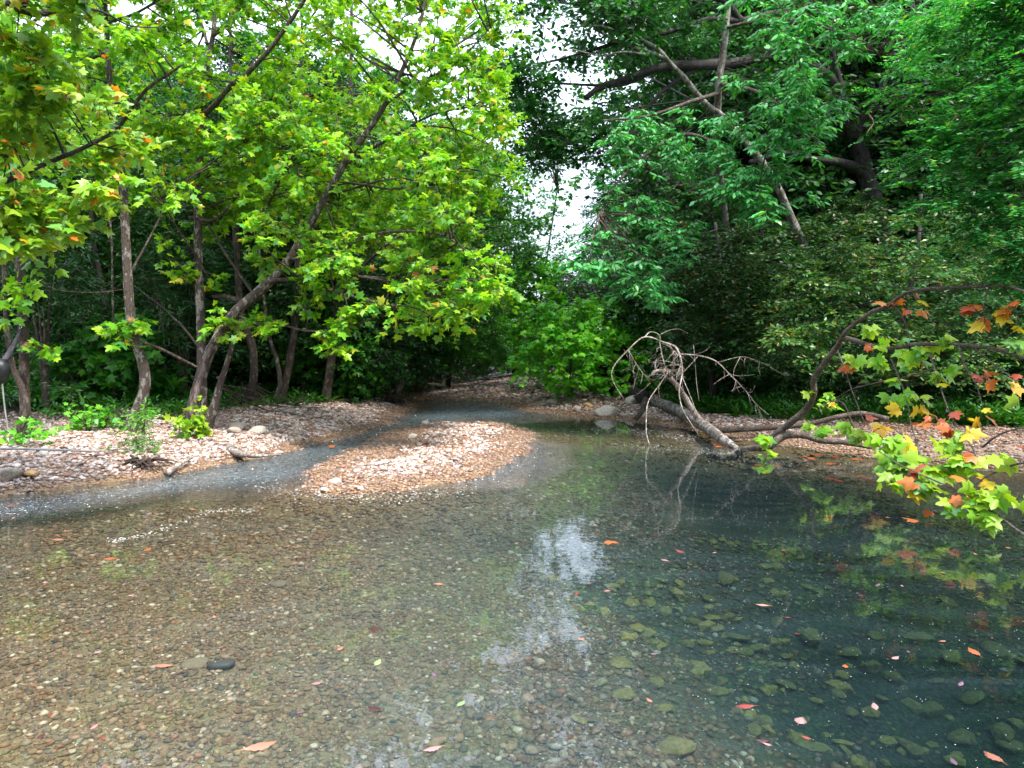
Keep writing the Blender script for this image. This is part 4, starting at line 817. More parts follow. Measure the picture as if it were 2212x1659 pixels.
for (lb_s, tx, zz_, n_s, dm) in [("dark tiered hornbeam directly above the dead branches on the right", 1540, [(1440, 500), (1620, 480), (1720, 540), (1680, 660), (1720, 800), (1440, 790), (1420, 620)], 110, (15.5, 18)),
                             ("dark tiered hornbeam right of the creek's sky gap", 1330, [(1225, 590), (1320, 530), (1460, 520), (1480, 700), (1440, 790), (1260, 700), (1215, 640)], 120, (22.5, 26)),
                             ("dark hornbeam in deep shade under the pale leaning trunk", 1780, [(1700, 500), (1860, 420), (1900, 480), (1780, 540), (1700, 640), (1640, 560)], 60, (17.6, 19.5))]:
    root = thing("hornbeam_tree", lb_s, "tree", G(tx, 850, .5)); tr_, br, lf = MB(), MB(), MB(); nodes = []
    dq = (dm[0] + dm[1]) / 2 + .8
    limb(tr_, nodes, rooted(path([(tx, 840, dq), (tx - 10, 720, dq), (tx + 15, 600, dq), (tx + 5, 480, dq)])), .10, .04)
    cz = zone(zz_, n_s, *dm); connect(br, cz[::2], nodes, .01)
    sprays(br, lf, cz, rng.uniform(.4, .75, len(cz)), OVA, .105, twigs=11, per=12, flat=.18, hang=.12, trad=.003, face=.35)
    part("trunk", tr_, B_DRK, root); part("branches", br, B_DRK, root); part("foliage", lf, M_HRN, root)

# bright saplings on the gravel spit
def sapling(label, px, py, d, h, spread, n, lm, lsz=.17, name="sapling", stems=5, shape=SYC6, tw=6, per=6, rad=(.25, .45), cat="sapling", group=None):
    q = G(px, py, .3); x, y = P(px, py, d)[:2]; z = H1(x, y); root = thing(name, label, cat, (x, y, z), group)
    st, lf = MB(), MB(); nodes = []
    for k in range(stems):
        a = rng.uniform(0, 6.28); R = spread * rng.uniform(.2, .8); hh = h * rng.uniform(.6, 1)
        limb(st, nodes, [(x, y, z - .1), (x + R * .3 * math.cos(a), y + R * .3 * math.sin(a), z + hh * .5), (x + R * math.cos(a), y + R * math.sin(a), z + hh)], .012 + .01 * h, .005, 5)
    a = rng.uniform(0, 6.28, n); R = spread * np.sqrt(rng.random(n)); zz = z + .12 * h + h * .9 * rng.random(n) ** .85
    tp = np.clip(1.15 - ((zz - z) / h) ** 2 * .6, .2, 1)
    cz = np.stack([x + R * np.cos(a) * tp, y + R * np.sin(a) * tp, zz], -1)
    connect(st, cz[::3], nodes, .006); sprays(st, lf, cz, rng.uniform(*rad, n), shape, lsz, twigs=tw, per=per, trad=.003)
    part("stem", st, B_BRN, root); part("foliage", lf, lm, root); return root
sapling("bright green sycamore sapling clump at the tip of the far gravel spit", 1230, 850, 19.6, 2.5, 1.35, 80, M_SAP, .15)
sapling("tall thin sycamore sapling leaning above the bright sapling clump", 1180, 800, 24, 4.2, 1.5, 70, M_SAP, .18)
sapling("broad leafy sapling right behind the dark end of the log", 1330, 810, 22, 2.8, 1.5, 70, M_SAP, .18)
sapling("low leafy sapling beside the dark end of the log", 1400, 830, 21, 1.8, 1.2, 36, M_SAP, .17)
sapling("small pale green sapling far up the gravel bar", 1110, 790, 34, 2.6, 1.6, 40, M_SAP, .2)
sapling("bright sycamore seedling at the foot of the split trunk", 410, 948, 11.4, .5, .2, 10, M_LIT, .11, stems=3, tw=4, per=4, rad=(.1, .2))
sapling("yellow green seedling at the foot of the far left trunk", 45, 965, 10.2, .4, .35, 7, M_SAP, .09, stems=4, tw=4, per=4, rad=(.1, .2))
sapling("yellow green seedling patch between the far left and bow shaped trunks", 190, 915, 11.6, .35, .45, 8, M_SAP, .085, stems=5, tw=4, per=4, rad=(.1, .2))
sapling("round leafed seedling just left of the bow shaped trunk", 225, 905, 11.9, .35, .3, 7, M_SAP, .09, stems=4, tw=4, per=4, rad=(.1, .2))
sapling("narrow leafed weed right beside the bow shaped trunk's foot", 310, 925, 11.4, .45, .18, 9, M_SAP, .10, name="weed", stems=5, shape=NAR, tw=5, per=6, rad=(.12, .2), cat="weed")
sapling("feathery weed growing in the gravel at the left waterline", 300, 975, 10.2, .2, .25, 9, M_MID, .08, name="weed", stems=5, shape=NAR, tw=6, per=7, rad=(.12, .2), cat="weed")
sapling("big leafed shrub in the shade behind the bow shaped trunk", 265, 850, 15.2, 1.7, .9, 30, M_MID, .2, name="shrub", cat="shrub", per=5)
sapling("round leafed shrub in the shade behind the far left trunk", 130, 850, 14.6, 1.1, .8, 24, M_MID, .17, name="shrub", cat="shrub", per=5)
sapling("leafy shrub between the slim sycamore and the thick trunk", 655, 850, 19, 1.2, .5, 12, M_MID, .2, name="shrub", cat="shrub", per=5)
sapling("shrub with light round leaves right of the thick trunk", 755, 855, 19.2, 2.4, .6, 30, M_MID, .18, name="shrub", cat="shrub", per=5)
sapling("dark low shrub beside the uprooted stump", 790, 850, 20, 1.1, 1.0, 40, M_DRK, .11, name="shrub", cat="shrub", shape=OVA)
sapling("narrow leafed willow bush hanging over the dark side channel", 880, 800, 26, 3.8, 2.2, 120, M_SAP2, .2, name="shrub", cat="shrub", shape=NAR, tw=9, per=10)
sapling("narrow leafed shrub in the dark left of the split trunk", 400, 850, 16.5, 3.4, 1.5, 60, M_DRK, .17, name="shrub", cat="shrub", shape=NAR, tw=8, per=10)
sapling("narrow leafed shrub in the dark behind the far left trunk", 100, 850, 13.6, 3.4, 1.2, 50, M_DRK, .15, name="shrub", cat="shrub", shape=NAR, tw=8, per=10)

# ------------------------------------------------------------------ the wood behind: individual trees
def wood_proto(kind, seed, h, cr, lmat, n_cl, shape, lsz, low=.12):
    global rng
    save = rng; rng = np.random.default_rng(seed)
    root = thing("broadleaf_tree", "x", "tree", (0, 0, 0)); tr_, br, lf = MB(), MB(), MB(); nodes = []
    k1, k2 = rng.normal(0, .35, 2), rng.normal(0, .7, 2)
    c = tube(tr_, [(0, 0, -.4), (k1[0] * .5, k1[1] * .5, h * .3), (k1[0], k1[1], h * .6), (k2[0], k2[1], h * .96)], h * .014, h * .003, n=24, sides=8, jit=.05, flare=.3)
    for k in range(12):
        t = rng.uniform(.2, .9); b0 = c[int(t * 23)]; a = rng.uniform(0, 6.28); R = cr * rng.uniform(.6, .95) * (1.1 - .5 * t)
        limb(br, nodes, [b0, b0 + [math.cos(a) * R * .5, math.sin(a) * R * .5, R * .35], b0 + [math.cos(a) * R, math.sin(a) * R, R * .45]], h * .005, .01, 5)
    a = rng.uniform(0, 6.28, n_cl); zt = rng.random(n_cl) ** .8; prof = np.sqrt(np.clip(1 - ((zt - .42) / .62) ** 2, .05, 1)); R = cr * prof * rng.uniform(.35, 1, n_cl) * (1 + .25 * np.sin(a * 3 + zt * 9))
    cz = np.stack([R * np.cos(a) + k1[0], R * np.sin(a) + k1[1], h * (low + (1 - low) * zt)], -1)
    connect(br, cz[::4], nodes, .012)
    od = unit(cz * [1, 1, 0]); sprays(br, lf, cz, rng.uniform(.5, 1.0, n_cl), shape, lsz, twigs=8, per=13, flat=.3, hang=.15, out_dir=od, trad=.006)
    part("trunk", tr_, B_DRK, root); part("branches", br, B_DRK, root); part("crown", lf, lmat, root); rng = save
    return root
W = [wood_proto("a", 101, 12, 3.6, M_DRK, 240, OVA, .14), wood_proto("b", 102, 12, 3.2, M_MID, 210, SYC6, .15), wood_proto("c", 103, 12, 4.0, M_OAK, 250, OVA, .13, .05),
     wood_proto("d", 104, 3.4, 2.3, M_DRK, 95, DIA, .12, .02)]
LAB = {('L', 0): "dense dark green tree in the wood behind the left bank", ('L', 1): "mid green broadleaf tree in the wood behind the left bank", ('L', 2): "deep green tree with low boughs in the left bank wood",
       ('R', 0): "dense dark green tree in the wood on the right bank", ('R', 1): "mid green broadleaf tree in the wood on the right bank", ('R', 2): "deep green tree with low boughs in the right bank wood",
       ('F', 0): "dark green tree closing the far end of the creek", ('F', 1): "mid green tree closing the far end of the creek", ('F', 2): "deep green tree closing the far end of the creek"}
GRP = {'L': "trees of the wood behind the left bank", 'R': "trees of the wood on the right bank", 'F': "trees closing the far end of the creek"}
used = set()
def plant(k, side, x, y, s, label=None, group=None, name=None):
    z = H1(x, y) - .05; src = W[k]
    if k not in used: o = src; used.add(k); o.location = (x, y, z); o.rotation_euler = (0, 0, random.uniform(0, 6.3)); o.scale = (s, s, s)
    else: o = dup(src, (x, y, z), random.uniform(0, 6.3), s * random.uniform(.95, 1.05))
    o['label'] = label or LAB[(side, k)]; o['group'] = group or GRP[side]
    if name: o.name = name; o['category'] = name
    return o
# left wood
for row, (y0, n_, s0, s1) in enumerate(((21, 6, .72, .84), (25, 8, .82, .98), (30, 9, .9, 1.08), (37, 9, .85, 1.05), (46, 8, .95, 1.15), (58, 8, 1.0, 1.25))):
    xr = -4.6 - .06 * (y0 - 20) if y0 < 40 else -7
    xl = -(y0 * .72 + 3)
    for i in range(n_):
        x = xr + (xl - xr) * (i + random.uniform(.1, .7)) / n_; plant(random.choice([0, 1, 2, 0, 2]), 'L', x, y0 + random.uniform(-1.4, 1.6), random.uniform(s0, s1))
# right wood
for row, (y0, n_, s0, s1) in enumerate(((20.5, 4, .62, .7), (24.5, 6, 1.3, 1.5), (29, 7, 1.4, 1.7), (36, 8, 1.5, 1.9), (45, 8, 1.5, 1.9), (56, 7, 1.5, 1.9))):
    xl = {20.5: 12.6, 24.5: 7.8, 29: 9.2, 36: 10.8, 45: 12.6, 56: 15}[y0]; xr = y0 * .74 + 3
    for i in range(n_):
        x = xl + (xr - xl) * (i + random.uniform(.05, .6)) / n_; plant(random.choice([0, 1, 2, 0, 2]), 'R', x, y0 + random.uniform(-1.2, 1.6), random.uniform(s0, s1))
# front row that shades the ground behind the left trunks, and trees crowding the right of the far channel
for x, y, s in ((-9.5, 17.6, .62), (-12.2, 17.2, .7), (-15, 18, .75), (-7.2, 19.4, .6)): plant(0, 'L', x, y, s)
for x, y, s in ((7.6, 28, .95), (9.0, 33, 1.25), (10.6, 39, 1.5), (12.6, 46, 1.6), (8.4, 25.5, 1.1)): plant(random.choice([0, 2]), 'R', x, y, s)
# the banks go on being wooded behind the photographer
for x, y, s in ((-13, -7, 1.3), (-16, 1, 1.3), (-10, -17, 1.4), (12, -8, 1.5), (15, 0, 1.5), (9, -18, 1.5), (0, -26, 1.3)): plant(random.choice([0, 2]), 'L' if x < 0 else 'R', x, y, s)
# far end
for i in range(9): plant(random.choice([0, 1, 1, 2]), 'F', -12 + i * 4 + random.uniform(-1, 1), 72 + random.uniform(-3, 6), random.uniform(.5, .62) if 2 <= i <= 5 else random.uniform(1.1, 1.5))
for x, y, s in ((-5.2, 40, 1.1), (-4.4, 48, 1.1), (-3.4, 58, 1.2), (11.5, 53, 1.2), (13.0, 61, 1.3), (5.6, 66, .5), (-3.4, 33, .95), (-2.4, 27, .55)): plant(1, 'F', x, y, s)
# understorey bushes
def bush(x, y, s, side):
    plant(3, side, x, y, s, "low dark green bush in the understorey of the " + ("left" if side == 'L' else "right") + " bank wood", "understorey bushes of the " + ("left" if side == 'L' else "right") + " bank wood", "bush")
for y0, xr, n_, s0 in ((18.4, -6.6, 7, .75), (20.5, -4.6, 9, .9), (23.5, -4.4, 9, 1.05), (28, -4.4, 6, 1.1)):
    for i in range(n_): bush(xr - (y0 * .5 + 1) * (i + random.uniform(.1, .8)) / n_, y0 + random.uniform(-.6, .8), s0 * random.uniform(.8, 1.15), 'L')
for y0, xl, n_, s0 in ((18.6, 6.8, 8, 1.0), (21.5, 5.0, 9, 1.2), (25, 5.4, 8, 1.4), (31, 5.6, 6, 1.3)):
    for i in range(n_): bush(xl + (y0 * .62) * (i + random.uniform(.1, .8)) / n_, y0 + random.uniform(-.6, .8), s0 * random.uniform(.8, 1.15), 'R')

for x, y, s in ((7.0, 16.6, .42), (8.0, 15.8, .38), (9.2, 15.0, .45), (10.4, 14.2, .42), (11.6, 13.4, .5), (12.8, 12.8, .5), (8.8, 16.6, .6), (10.2, 15.6, .65), (11.8, 14.8, .7), (6.2, 17.4, .4), (5.2, 18.6, .4)): bush(x, y, s, 'R')
for i in range(9): bush(-7 + i * 2.0 + random.uniform(-.4, .4), 54 + random.uniform(-2, 3), random.uniform(1.3, 1.8), 'L' if i < 3 else 'R')
for x, y, s in ((-2.6, 44, 1.3), (-3.6, 38, 1.2), (4.6, 41, 1.3), (3.4, 47, 1.4), (0.6, 50, 1.3)): bush(x, y, s, 'L' if x < 1 else 'R')

# ------------------------------------------------------------------ ground cover
def cover(name, label, zones, n, h, shape, mt, sz, per=6):
    lf = MB(); xs, ys = [], []
    for (pl, w_) in zones:
        q = np.array(pl, float); k = int(n * w_); lo, hi = q.min(0), q.max(0); x = rng.uniform(lo[0], hi[0], k * 3); y = rng.uniform(lo[1], hi[1], k * 3)
        ok = (sdist(q, x, y) > 0) & (wav(x, y, 1.7, 6) + .7 * wav(x, y, 4.1, 7) + rng.normal(0, .5, len(x)) > -.35); xs.append(x[ok][:k]); ys.append(y[ok][:k])
    x = np.concatenate(xs); y = np.concatenate(ys); z = height(x, y); ok = z > .1; x, y, z = x[ok], y[ok], z[ok]; M_ = len(x)
    b0 = np.repeat(np.stack([x, y, z], -1), per, 0); hh = h * rng.uniform(.3, 1.1, (M_ * per, 1))
    a = rng.uniform(0, 6.28, M_ * per); dr = np.stack([np.cos(a), np.sin(a), rng.uniform(.1, 1.2, M_ * per)], -1)
    pos = b0 + np.stack([np.cos(a), np.sin(a), 0 * a], -1) * .05 + np.array([0, 0, 1.]) * hh * rng.random((M_ * per, 1))
    leaves(lf, pos, unit(dr), unit(np.stack([-np.cos(a), -np.sin(a), 1.2 + 0 * a], -1) + rng.normal(0, .3, (M_ * per, 3))), sz * rng.uniform(.6, 1.3, M_ * per), shape)
    solo(name, lf, mt, label, "undergrowth", kind="stuff")
ZL = [(-11, 12.6), (-6.3, 12.8), (-5.6, 15), (-4.6, 17.6), (-3.9, 20), (-3.4, 26), (-3.8, 40), (-30, 40), (-30, 14)]
ZR = [(8.6, 16.2), (6.2, 17.0), (4.6, 18.4), (3.8, 21), (4.2, 30), (6, 46), (34, 46), (34, 12), (11, 12), (9.5, 13.6)]
ZR3 = [(5.6, 14.1), (7.6, 12.9), (9.5, 11.6), (12, 10.7), (12, 13), (9, 14.2), (6, 15)]
ZR2 = [(5.2, 14.6), (7.2, 13.8), (9.5, 12.6), (12, 11.5), (12, 16), (8.5, 17), (5, 18.5), (3.6, 18.2)]
cover("undergrowth", "green weeds and seedlings carpeting the shaded banks", [(ZL, .44), (ZR, .40), (ZR2, .12), (ZR3, .04)], 27000, .35, OVA, M_UND, .09, 6)
cover("grass", "blades of grass among the weeds at the wood's edge", [(ZL, .5), (ZR, .3), (ZR2, .2)], 9000, .12, NAR, M_GRASS, .35, 6)

# ------------------------------------------------------------------ fallen sycamore on the right bank
root = thing("fallen_sycamore", "fallen sycamore with pale mottled trunk dipping into the water and a living arching limb", "fallen tree", G(1393, 860, .35))
lg = MB()
tube(lg, [G(1393, 858, .30), G(1440, 876, .28), G(1487, 898, .24), G(1522, 920, .2), G(1552, 942, .12), G(1575, 958, .06), G(1594, 974, -.06), G(1600, 985, -.15)], [.125, .125, .118, .105, .085, .068, .05, .04], 0, sides=16, jit=.07)
part("trunk", lg, B_LOG, root)
stb = MB(); tube(stb, path([(1395, 862, 16.5), (1385, 890, 16), (1373, 905, 15.8)]), .07, .05, sides=8, jit=.08); part("broken_stub", stb, B_BRN, root)
dl = MB()
def D(pts, r0, r1, s=6, j=.04): tube(dl, path(pts), r0 * .66, r1 * .75, sides=s, jit=.09)
e0 = 13.2
tube(dl, path([(1517, 918, 13.9), (1489, 874, 13.8), (1470, 843, 13.7), (1447, 815, 13.6)]), .062, .045, sides=10, jit=.1)
D([(1447, 815, 13.6), (1456, 790, 13.5), (1452, 757, 13.4), (1438, 741, 13.3)], .035, .025)
D([(1438, 741, 13.3), (1393, 728, 13.1), (1356, 757, 13), (1326, 792, 12.9), (1323, 820, 12.9), (1347, 862, 12.9)], .026, .008)
D([(1393, 728, 13.1), (1405, 717, 13.2), (1424, 724, 13.2), (1426, 745, 13.2), (1436, 790, 13.1)], .02, .01)
D([(1424, 724, 13.2), (1447, 713, 13.3), (1468, 711, 13.4), (1487, 721, 13.4)], .012, .004)
D([(1438, 741, 13.3), (1459, 750, 13.2), (1470, 773, 13.1), (1474, 804, 13), (1470, 827, 12.9), (1467, 850, 12.8), (1475, 885, 12.7), (1498, 923, 12.6), (1512, 944, 12.6)], .034, .008)
D([(1452, 766, 13.4), (1487, 766, 13.4), (1522, 771, 13.3), (1550, 783, 13.2), (1580, 813, 13.1), (1608, 841, 13), (1631, 871, 13), (1648, 904, 13)], .03, .007)
D([(1550, 783, 13.2), (1599, 771, 13.1), (1627, 776, 13.1), (1652, 786, 13)], .012, .004)
D([(1447, 799, 13.5), (1421, 836, 13.2), (1400, 869, 12.9), (1396, 909, 12.6), (1398, 944, 12.4), (1412, 979, 12.2), (1425, 983, 12.2)], .02, .006)
D([(1473, 813, 13), (1491, 855, 12.9), (1503, 888, 12.8), (1512, 920, 12.8)], .016, .006)
D([(1407, 813, 13.4), (1417, 801, 13.4), (1447, 804, 13.5)], .05, .04)
D([(1417, 803, 13.4), (1415, 785, 13.4), (1419, 775, 13.4)], .035, .01)
D([(1358, 757, 13), (1377, 790, 13), (1405, 827, 13)], .014, .005)
D([(1500, 765, 13.4), (1520, 760, 13.3), (1533, 750, 13.3)], .01, .004); D([(1507, 770, 13.3), (1480, 800, 13.2), (1460, 815, 13.1)], .012, .005)
D([(1498, 745, 13.5), (1502, 790, 13.4), (1505, 830, 13.3), (1510, 866, 13.2)], .008, .005)
# fine dead twigs
nodes = []
anch = np.vstack([spline(path([(1426, 745, 13.2), (1436, 790, 13.1), (1447, 799, 13.4)]), 18), spline(path([(1440, 741, 13.3), (1470, 773, 13.1), (1474, 804, 13)]), 16), spline(path([(1550, 783, 13.2), (1608, 841, 13), (1648, 904, 13)]), 10), spline(path([(1358, 757, 13), (1377, 790, 13), (1405, 827, 13)]), 8), spline(path([(1599, 771, 13.1), (1652, 786, 13)]), 6), spline(path([(1421, 836, 13.2), (1398, 944, 12.4), (1425, 983, 12.2)]), 6)])
for a in anch:
    for _ in range(1 + (rng.random() < .35)):
        e = a + rng.normal(0, 1, 3) * [.17, .17, .12] - [0, 0, rng.uniform(.02, .25)]; tube(dl, [a, (a + e) / 2 + rng.normal(0, .03, 3), e], .006, .003, n=5, sides=4)
        if rng.random() < .6: f = (a + e) / 2; tube(dl, [f, f + rng.normal(0, .08, 3)], .004, .002, n=4, sides=3)
part("dead_branches", dl, B_GRY, root)
lb_, lf = MB(), MB()
def Q(pts, r0, r1, s=8): return tube(lb_, path(pts), r0, r1, sides=s, jit=.05)
tube(lb_, [G(1590, 974, -.08), G(1617, 969, .0), G(1645, 967, .06), G(1664, 962, .1), P(1697, 940, 11.6), P(1740, 941, 11.5), P(1775, 952, 11.4), P(1828, 956, 11.3), P(1885, 967, 11.2)], [.045, .05, .06, .065, .06, .052, .048, .042, .03], 0, sides=10, jit=.05)
Q([(1640, 965, 11.9), (1678, 937, 11.7), (1708, 913, 11.5), (1742, 883, 11.3), (1758, 849, 11.1), (1757, 823, 11), (1775, 793, 10.8), (1808, 749, 10.4), (1828, 716, 10.1), (1875, 679, 9.7), (1918, 659, 9.3), (1958, 633, 9), (2008, 624, 8.7), (2108, 619, 8.2), (2158, 616, 7.9), (2212, 629, 7.6), (2290, 660, 7.3)], [.058, .055, .053, .05, .047, .042, .037, .031, .027, .025, .022, .020, .018, .015, .012], 0, 10)
Q([(1535, 931, 13.6), (1592, 928, 13.3), (1650, 925, 13), (1743, 917, 12.7), (1800, 903, 12.5), (1860, 893, 12.4), (1920, 905, 12.2)], .055, .04, 10)
Q([(1822, 729, 10.2), (1858, 739, 9.9), (1908, 753, 9.5), (1975, 744, 9), (2040, 744, 8.7), (2092, 746, 8.4), (2158, 756, 8), (2212, 773, 7.7), (2290, 800, 7.4)], .034, .018)
HT = [[(1808, 753, 10.4), (1828, 806, 10.1), (1842, 849, 9.9), (1862, 899, 9.7), (1868, 915, 9.6)], [(1925, 776, 9.3), (1942, 816, 9.1), (1958, 859, 8.9), (1968, 916, 8.6), (1978, 949, 8.4)], [(2008, 763, 8.8), (2025, 816, 8.5), (2038, 856, 8.3), (2058, 906, 8.0), (2095, 959, 7.6), (2110, 990, 7.4)], [(2072, 749, 8.5), (2085, 793, 8.2), (2108, 829, 8.0), (2122, 876, 7.8)], [(2098, 749, 8.4), (2142, 783, 8.1), (2185, 816, 7.8), (2230, 860, 7.5)],
      [(2138, 616, 8.0), (2125, 656, 7.9), (2128, 696, 7.9)], [(2165, 616, 7.9), (2192, 659, 7.8), (2202, 703, 7.7)], [(1925, 656, 9.3), (1948, 683, 9.2), (1965, 723, 9.1)], [(1845, 1000 - 75, 10), (1820, 870, 10.2), (1780, 870, 10.6)], [(2015, 798, 8.7), (1950, 816, 9.1), (1880, 830, 9.5), (1830, 845, 9.9), (1780, 880, 10.5)], [(2122, 966, 7.4), (2158, 939, 7.2), (2212, 923, 7), (2280, 915, 6.8)],
      [(2290, 1190, 5.9), (2212, 1155, 6.1), (2150, 1110, 6.4), (2075, 1063, 6.8), (2000, 1030, 7.1), (1942, 1003, 7.4), (1900, 975, 7.8)], [(2290, 1010, 6.2), (2212, 1000, 6.4), (2150, 1020, 6.7), (2075, 1063, 6.8)], [(1978, 949, 8.4), (1990, 990, 7.8), (2010, 1030, 7.2)]]
for k_, h_ in enumerate(HT):
    Q(h_, .012 if k_ < 11 else .016, .005, 5)
    cc = spline(path(h_), 7)
    for a in cc[1:]:
        e = a + rng.normal(0, .09, 3) - [0, 0, .06]; tube(lb_, [a, (a + e) / 2 + rng.normal(0, .015, 3), e], .004, .002, n=4, sides=4)
part("living_branches", lb_, B_LIM, root)
def lcl(px, py, rpx, d, n, m_, s=.15):
    n = int(n); c0 = P(px, py, d); R = rpx / F * d
    pos = c0 + unit(rng.normal(size=(n, 3))) * R * rng.uniform(.1, 1, (n, 1)) * [1, .9, .8]
    a = rng.uniform(0, 6.28, n); ld = np.stack([np.cos(a), np.sin(a) * .7 - .2, rng.uniform(-.9, .1, n)], -1)
    leaves(lf, pos, unit(ld), unit(rng.normal(0, .45, (n, 3)) + [0, -.75, .8]), s * rng.uniform(.65, 1.15, n), SYC, m_)
    tip = np.repeat(c0[None], n, 0); thin(lf, tip, pos, .002, m=3)
for (x, y, r, d, n_) in [(1750, 850, 14, 11, 3), (1790, 850, 18, 10.9, 4), (1785, 876, 26, 10.8, 7), (1745, 918, 18, 11, 6), (1650, 948, 22, 11.3, 9), (1660, 978, 16, 11.2, 5), (1875, 712, 22, 9.7, 8), (1900, 746, 16, 9.5, 5), (1950, 765, 22, 9.2, 7), (1850, 772, 18, 9.9, 5), (1895, 777, 20, 9.6, 6), (2040, 735, 26, 8.7, 8), (2000, 752, 20, 8.9, 6), (1975, 778, 18, 9, 5), (1930, 818, 14, 9.2, 3), (1942, 740, 16, 9.2, 4),
    (1785, 930, 24, 10.3, 8), (1835, 925, 22, 10, 7), (1862, 940, 26, 9.8, 8), (2000, 855, 12, 8.6, 2), (1925, 855, 14, 9.1, 3), (1975, 850, 14, 8.8, 3), (2050, 800, 18, 8.4, 4), (2020, 810, 16, 8.5, 3), (1930, 960, 40, 8.2, 24), (1925, 1000, 34, 7.8, 18), (1960, 985, 30, 7.7, 12), (2030, 1020, 40, 7.2, 18), (2080, 1000, 40, 7.1, 14), (2050, 960, 30, 7.6, 12), (2130, 1075, 45, 6.5, 16), (2060, 1085, 30, 6.8, 9), (2175, 990, 26, 6.6, 4), (1925, 1040, 24, 7.5, 8), (2000, 1050, 36, 7.1, 12), (2180, 1070, 30, 6.3, 8), (2120, 1110, 26, 6.4, 6), (2205, 740, 20, 7.7, 4), (2195, 865, 10, 7.4, 2)]:
    lcl(x, y, r, d, round(n_ * 1.25), 0, .165)
for (x, y, r, d, n_) in [(2150, 675, 16, 7.9, 3), (2195, 703, 8, 7.7, 1), (2120, 700, 14, 8, 2), (2180, 832, 10, 7.6, 2), (2035, 828, 4, 8.4, 1), (1942, 880, 10, 8.8, 2), (2116, 882, 10, 7.8, 1), (2105, 905, 10, 7.8, 2), (1985, 885, 14, 8.6, 3), (2095, 935, 12, 7.5, 3), (1975, 956, 10, 8, 2), (2100, 1075, 22, 6.6, 4), (1900, 920, 16, 9.4, 4), (2130, 1040, 22, 6.7, 3), (1970, 1060, 20, 7.1, 2), (1800, 870, 12, 10.6, 2), (1990, 650, 10, 9, 2)]:
    lcl(x, y, r, d, n_, 1, .15)
for (x, y, r, d, n_) in [(1937, 645, 12, 9.2, 3), (1917, 656, 8, 9.3, 2), (1978, 638, 12, 9, 3), (1992, 672, 12, 9, 3), (1955, 668, 10, 9.1, 3), (2028, 608, 6, 8.6, 1), (2105, 662, 18, 8, 5), (2135, 690, 20, 8, 5), (2175, 665, 14, 7.8, 4), (2205, 650, 14, 7.6, 3), (1830, 795, 12, 10, 5), (1875, 745, 10, 9.7, 3), (1998, 788, 10, 8.8, 2), (2118, 812, 18, 7.9, 5), (2135, 822, 16, 7.8, 3), (2190, 810, 16, 7.6, 3), (1985, 915, 12, 8.5, 3), (2020, 903, 18, 8.2, 5), (2045, 925, 14, 7.9, 5), (2065, 893, 8, 8, 2), (2135, 905, 10, 7.7, 1), (2060, 1032, 16, 6.9, 2), (1985, 1010, 20, 7.3, 4), (2105, 985, 14, 7.1, 3), (1990, 1045, 16, 7, 3), (2085, 1078, 12, 6.7, 2), (1895, 930, 14, 9.4, 4), (2200, 965, 12, 6.5, 2), (1870, 905, 10, 9.7, 3), (2010, 1100, 16, 7.1, 2)]:
    lcl(x, y, r, d, max(1, round(n_ * .72)), 2, .14)
part("foliage", lf, [M_LIT, M_YEL, M_ORA, B_TWG], root)

dk = MB(); tube(dk, [G(1290, 806, .8), G(1320, 828, .55), G(1355, 842, .45), G(1390, 857, .4)], [.28, .26, .2, .17], 0, sides=12, jit=.07)
solo("log", dk, B_DRK, "dark rotting log end half buried in the saplings behind the pale fallen trunk", "log", G(1330, 835, .4))

# driftwood, roots, stump, strap
def drift(label, lines, mt, loc, name="driftwood", cat="driftwood"):
    mb = MB()
    for pts, r0, r1 in lines: tube(mb, pts, r0, r1, sides=8, jit=.12)
    return solo(name, mb, mt, label, cat, loc)
drift("bleached forked driftwood lying at the left waterline", [([G(505, 985 - 10, .1), G(530, 990 - 8, .1), G(560, 985, .06), G(605, 982, .06)], .055, .015), ([G(495, 970, .12), G(515, 980, .12), G(535, 984, .1)], .07, .03)], B_GRY, G(550, 985, .06))
drift("pale splintered driftwood stick on the near left waterline", [([G(360, 1022, .05), G(385, 1005, .1), G(410, 990, .14)], .05, .02), ([G(385, 1005, .1), G(372, 998, .14)], .02, .01)], B_GRY, G(385, 1005, .06))
drift("grey driftwood stick lying below the bow shaped trunk", [([G(332, 992, .12), G(350, 975, .16), G(372, 966, .2)], .035, .02)], B_GRY, G(350, 975, .1))
drift("long thin dead branch slanting from the split trunk to the waterline", [([P(440, 940, 11.8), P(480, 955, 11.3), P(520, 970, 10.9), P(545, 985, 10.6)], .018, .008), ([P(440, 960, 11.6), P(460, 945, 11.7), P(485, 925, 11.9)], .015, .008)], B_GRY, G(490, 960, .2), "dead_branch", "branch")
lines = [([P(470, 815, 14), P(500, 850, 14.5), P(545, 873, 15), P(600, 893, 15.2), P(680, 902, 15.4)], .03, .01), ([P(480, 840, 14), P(540, 860, 14.8), P(620, 880, 15.5), P(700, 880, 16)], .02, .008), ([P(470, 830, 14), P(530, 840, 14.8), P(560, 850, 15.2), P(590, 885, 15)], .015, .006), ([P(600, 893, 15.2), P(650, 905, 15), P(700, 900, 14.8)], .015, .005)]
for _ in range(14):
    a = P(rng.uniform(480, 660), rng.uniform(850, 890), 14.8); lines.append(([a, a + rng.normal(0, .25, 3) + [.15, 0, -.05], a + rng.normal(0, .4, 3) * [1, 1, .4] + [.4, 0, -.08]], .007, .003))
drift("tangle of brown dead branches lying across the gravel between the trunks", lines, B_TWG, G(580, 890, .4), "dead_branch", "branch")
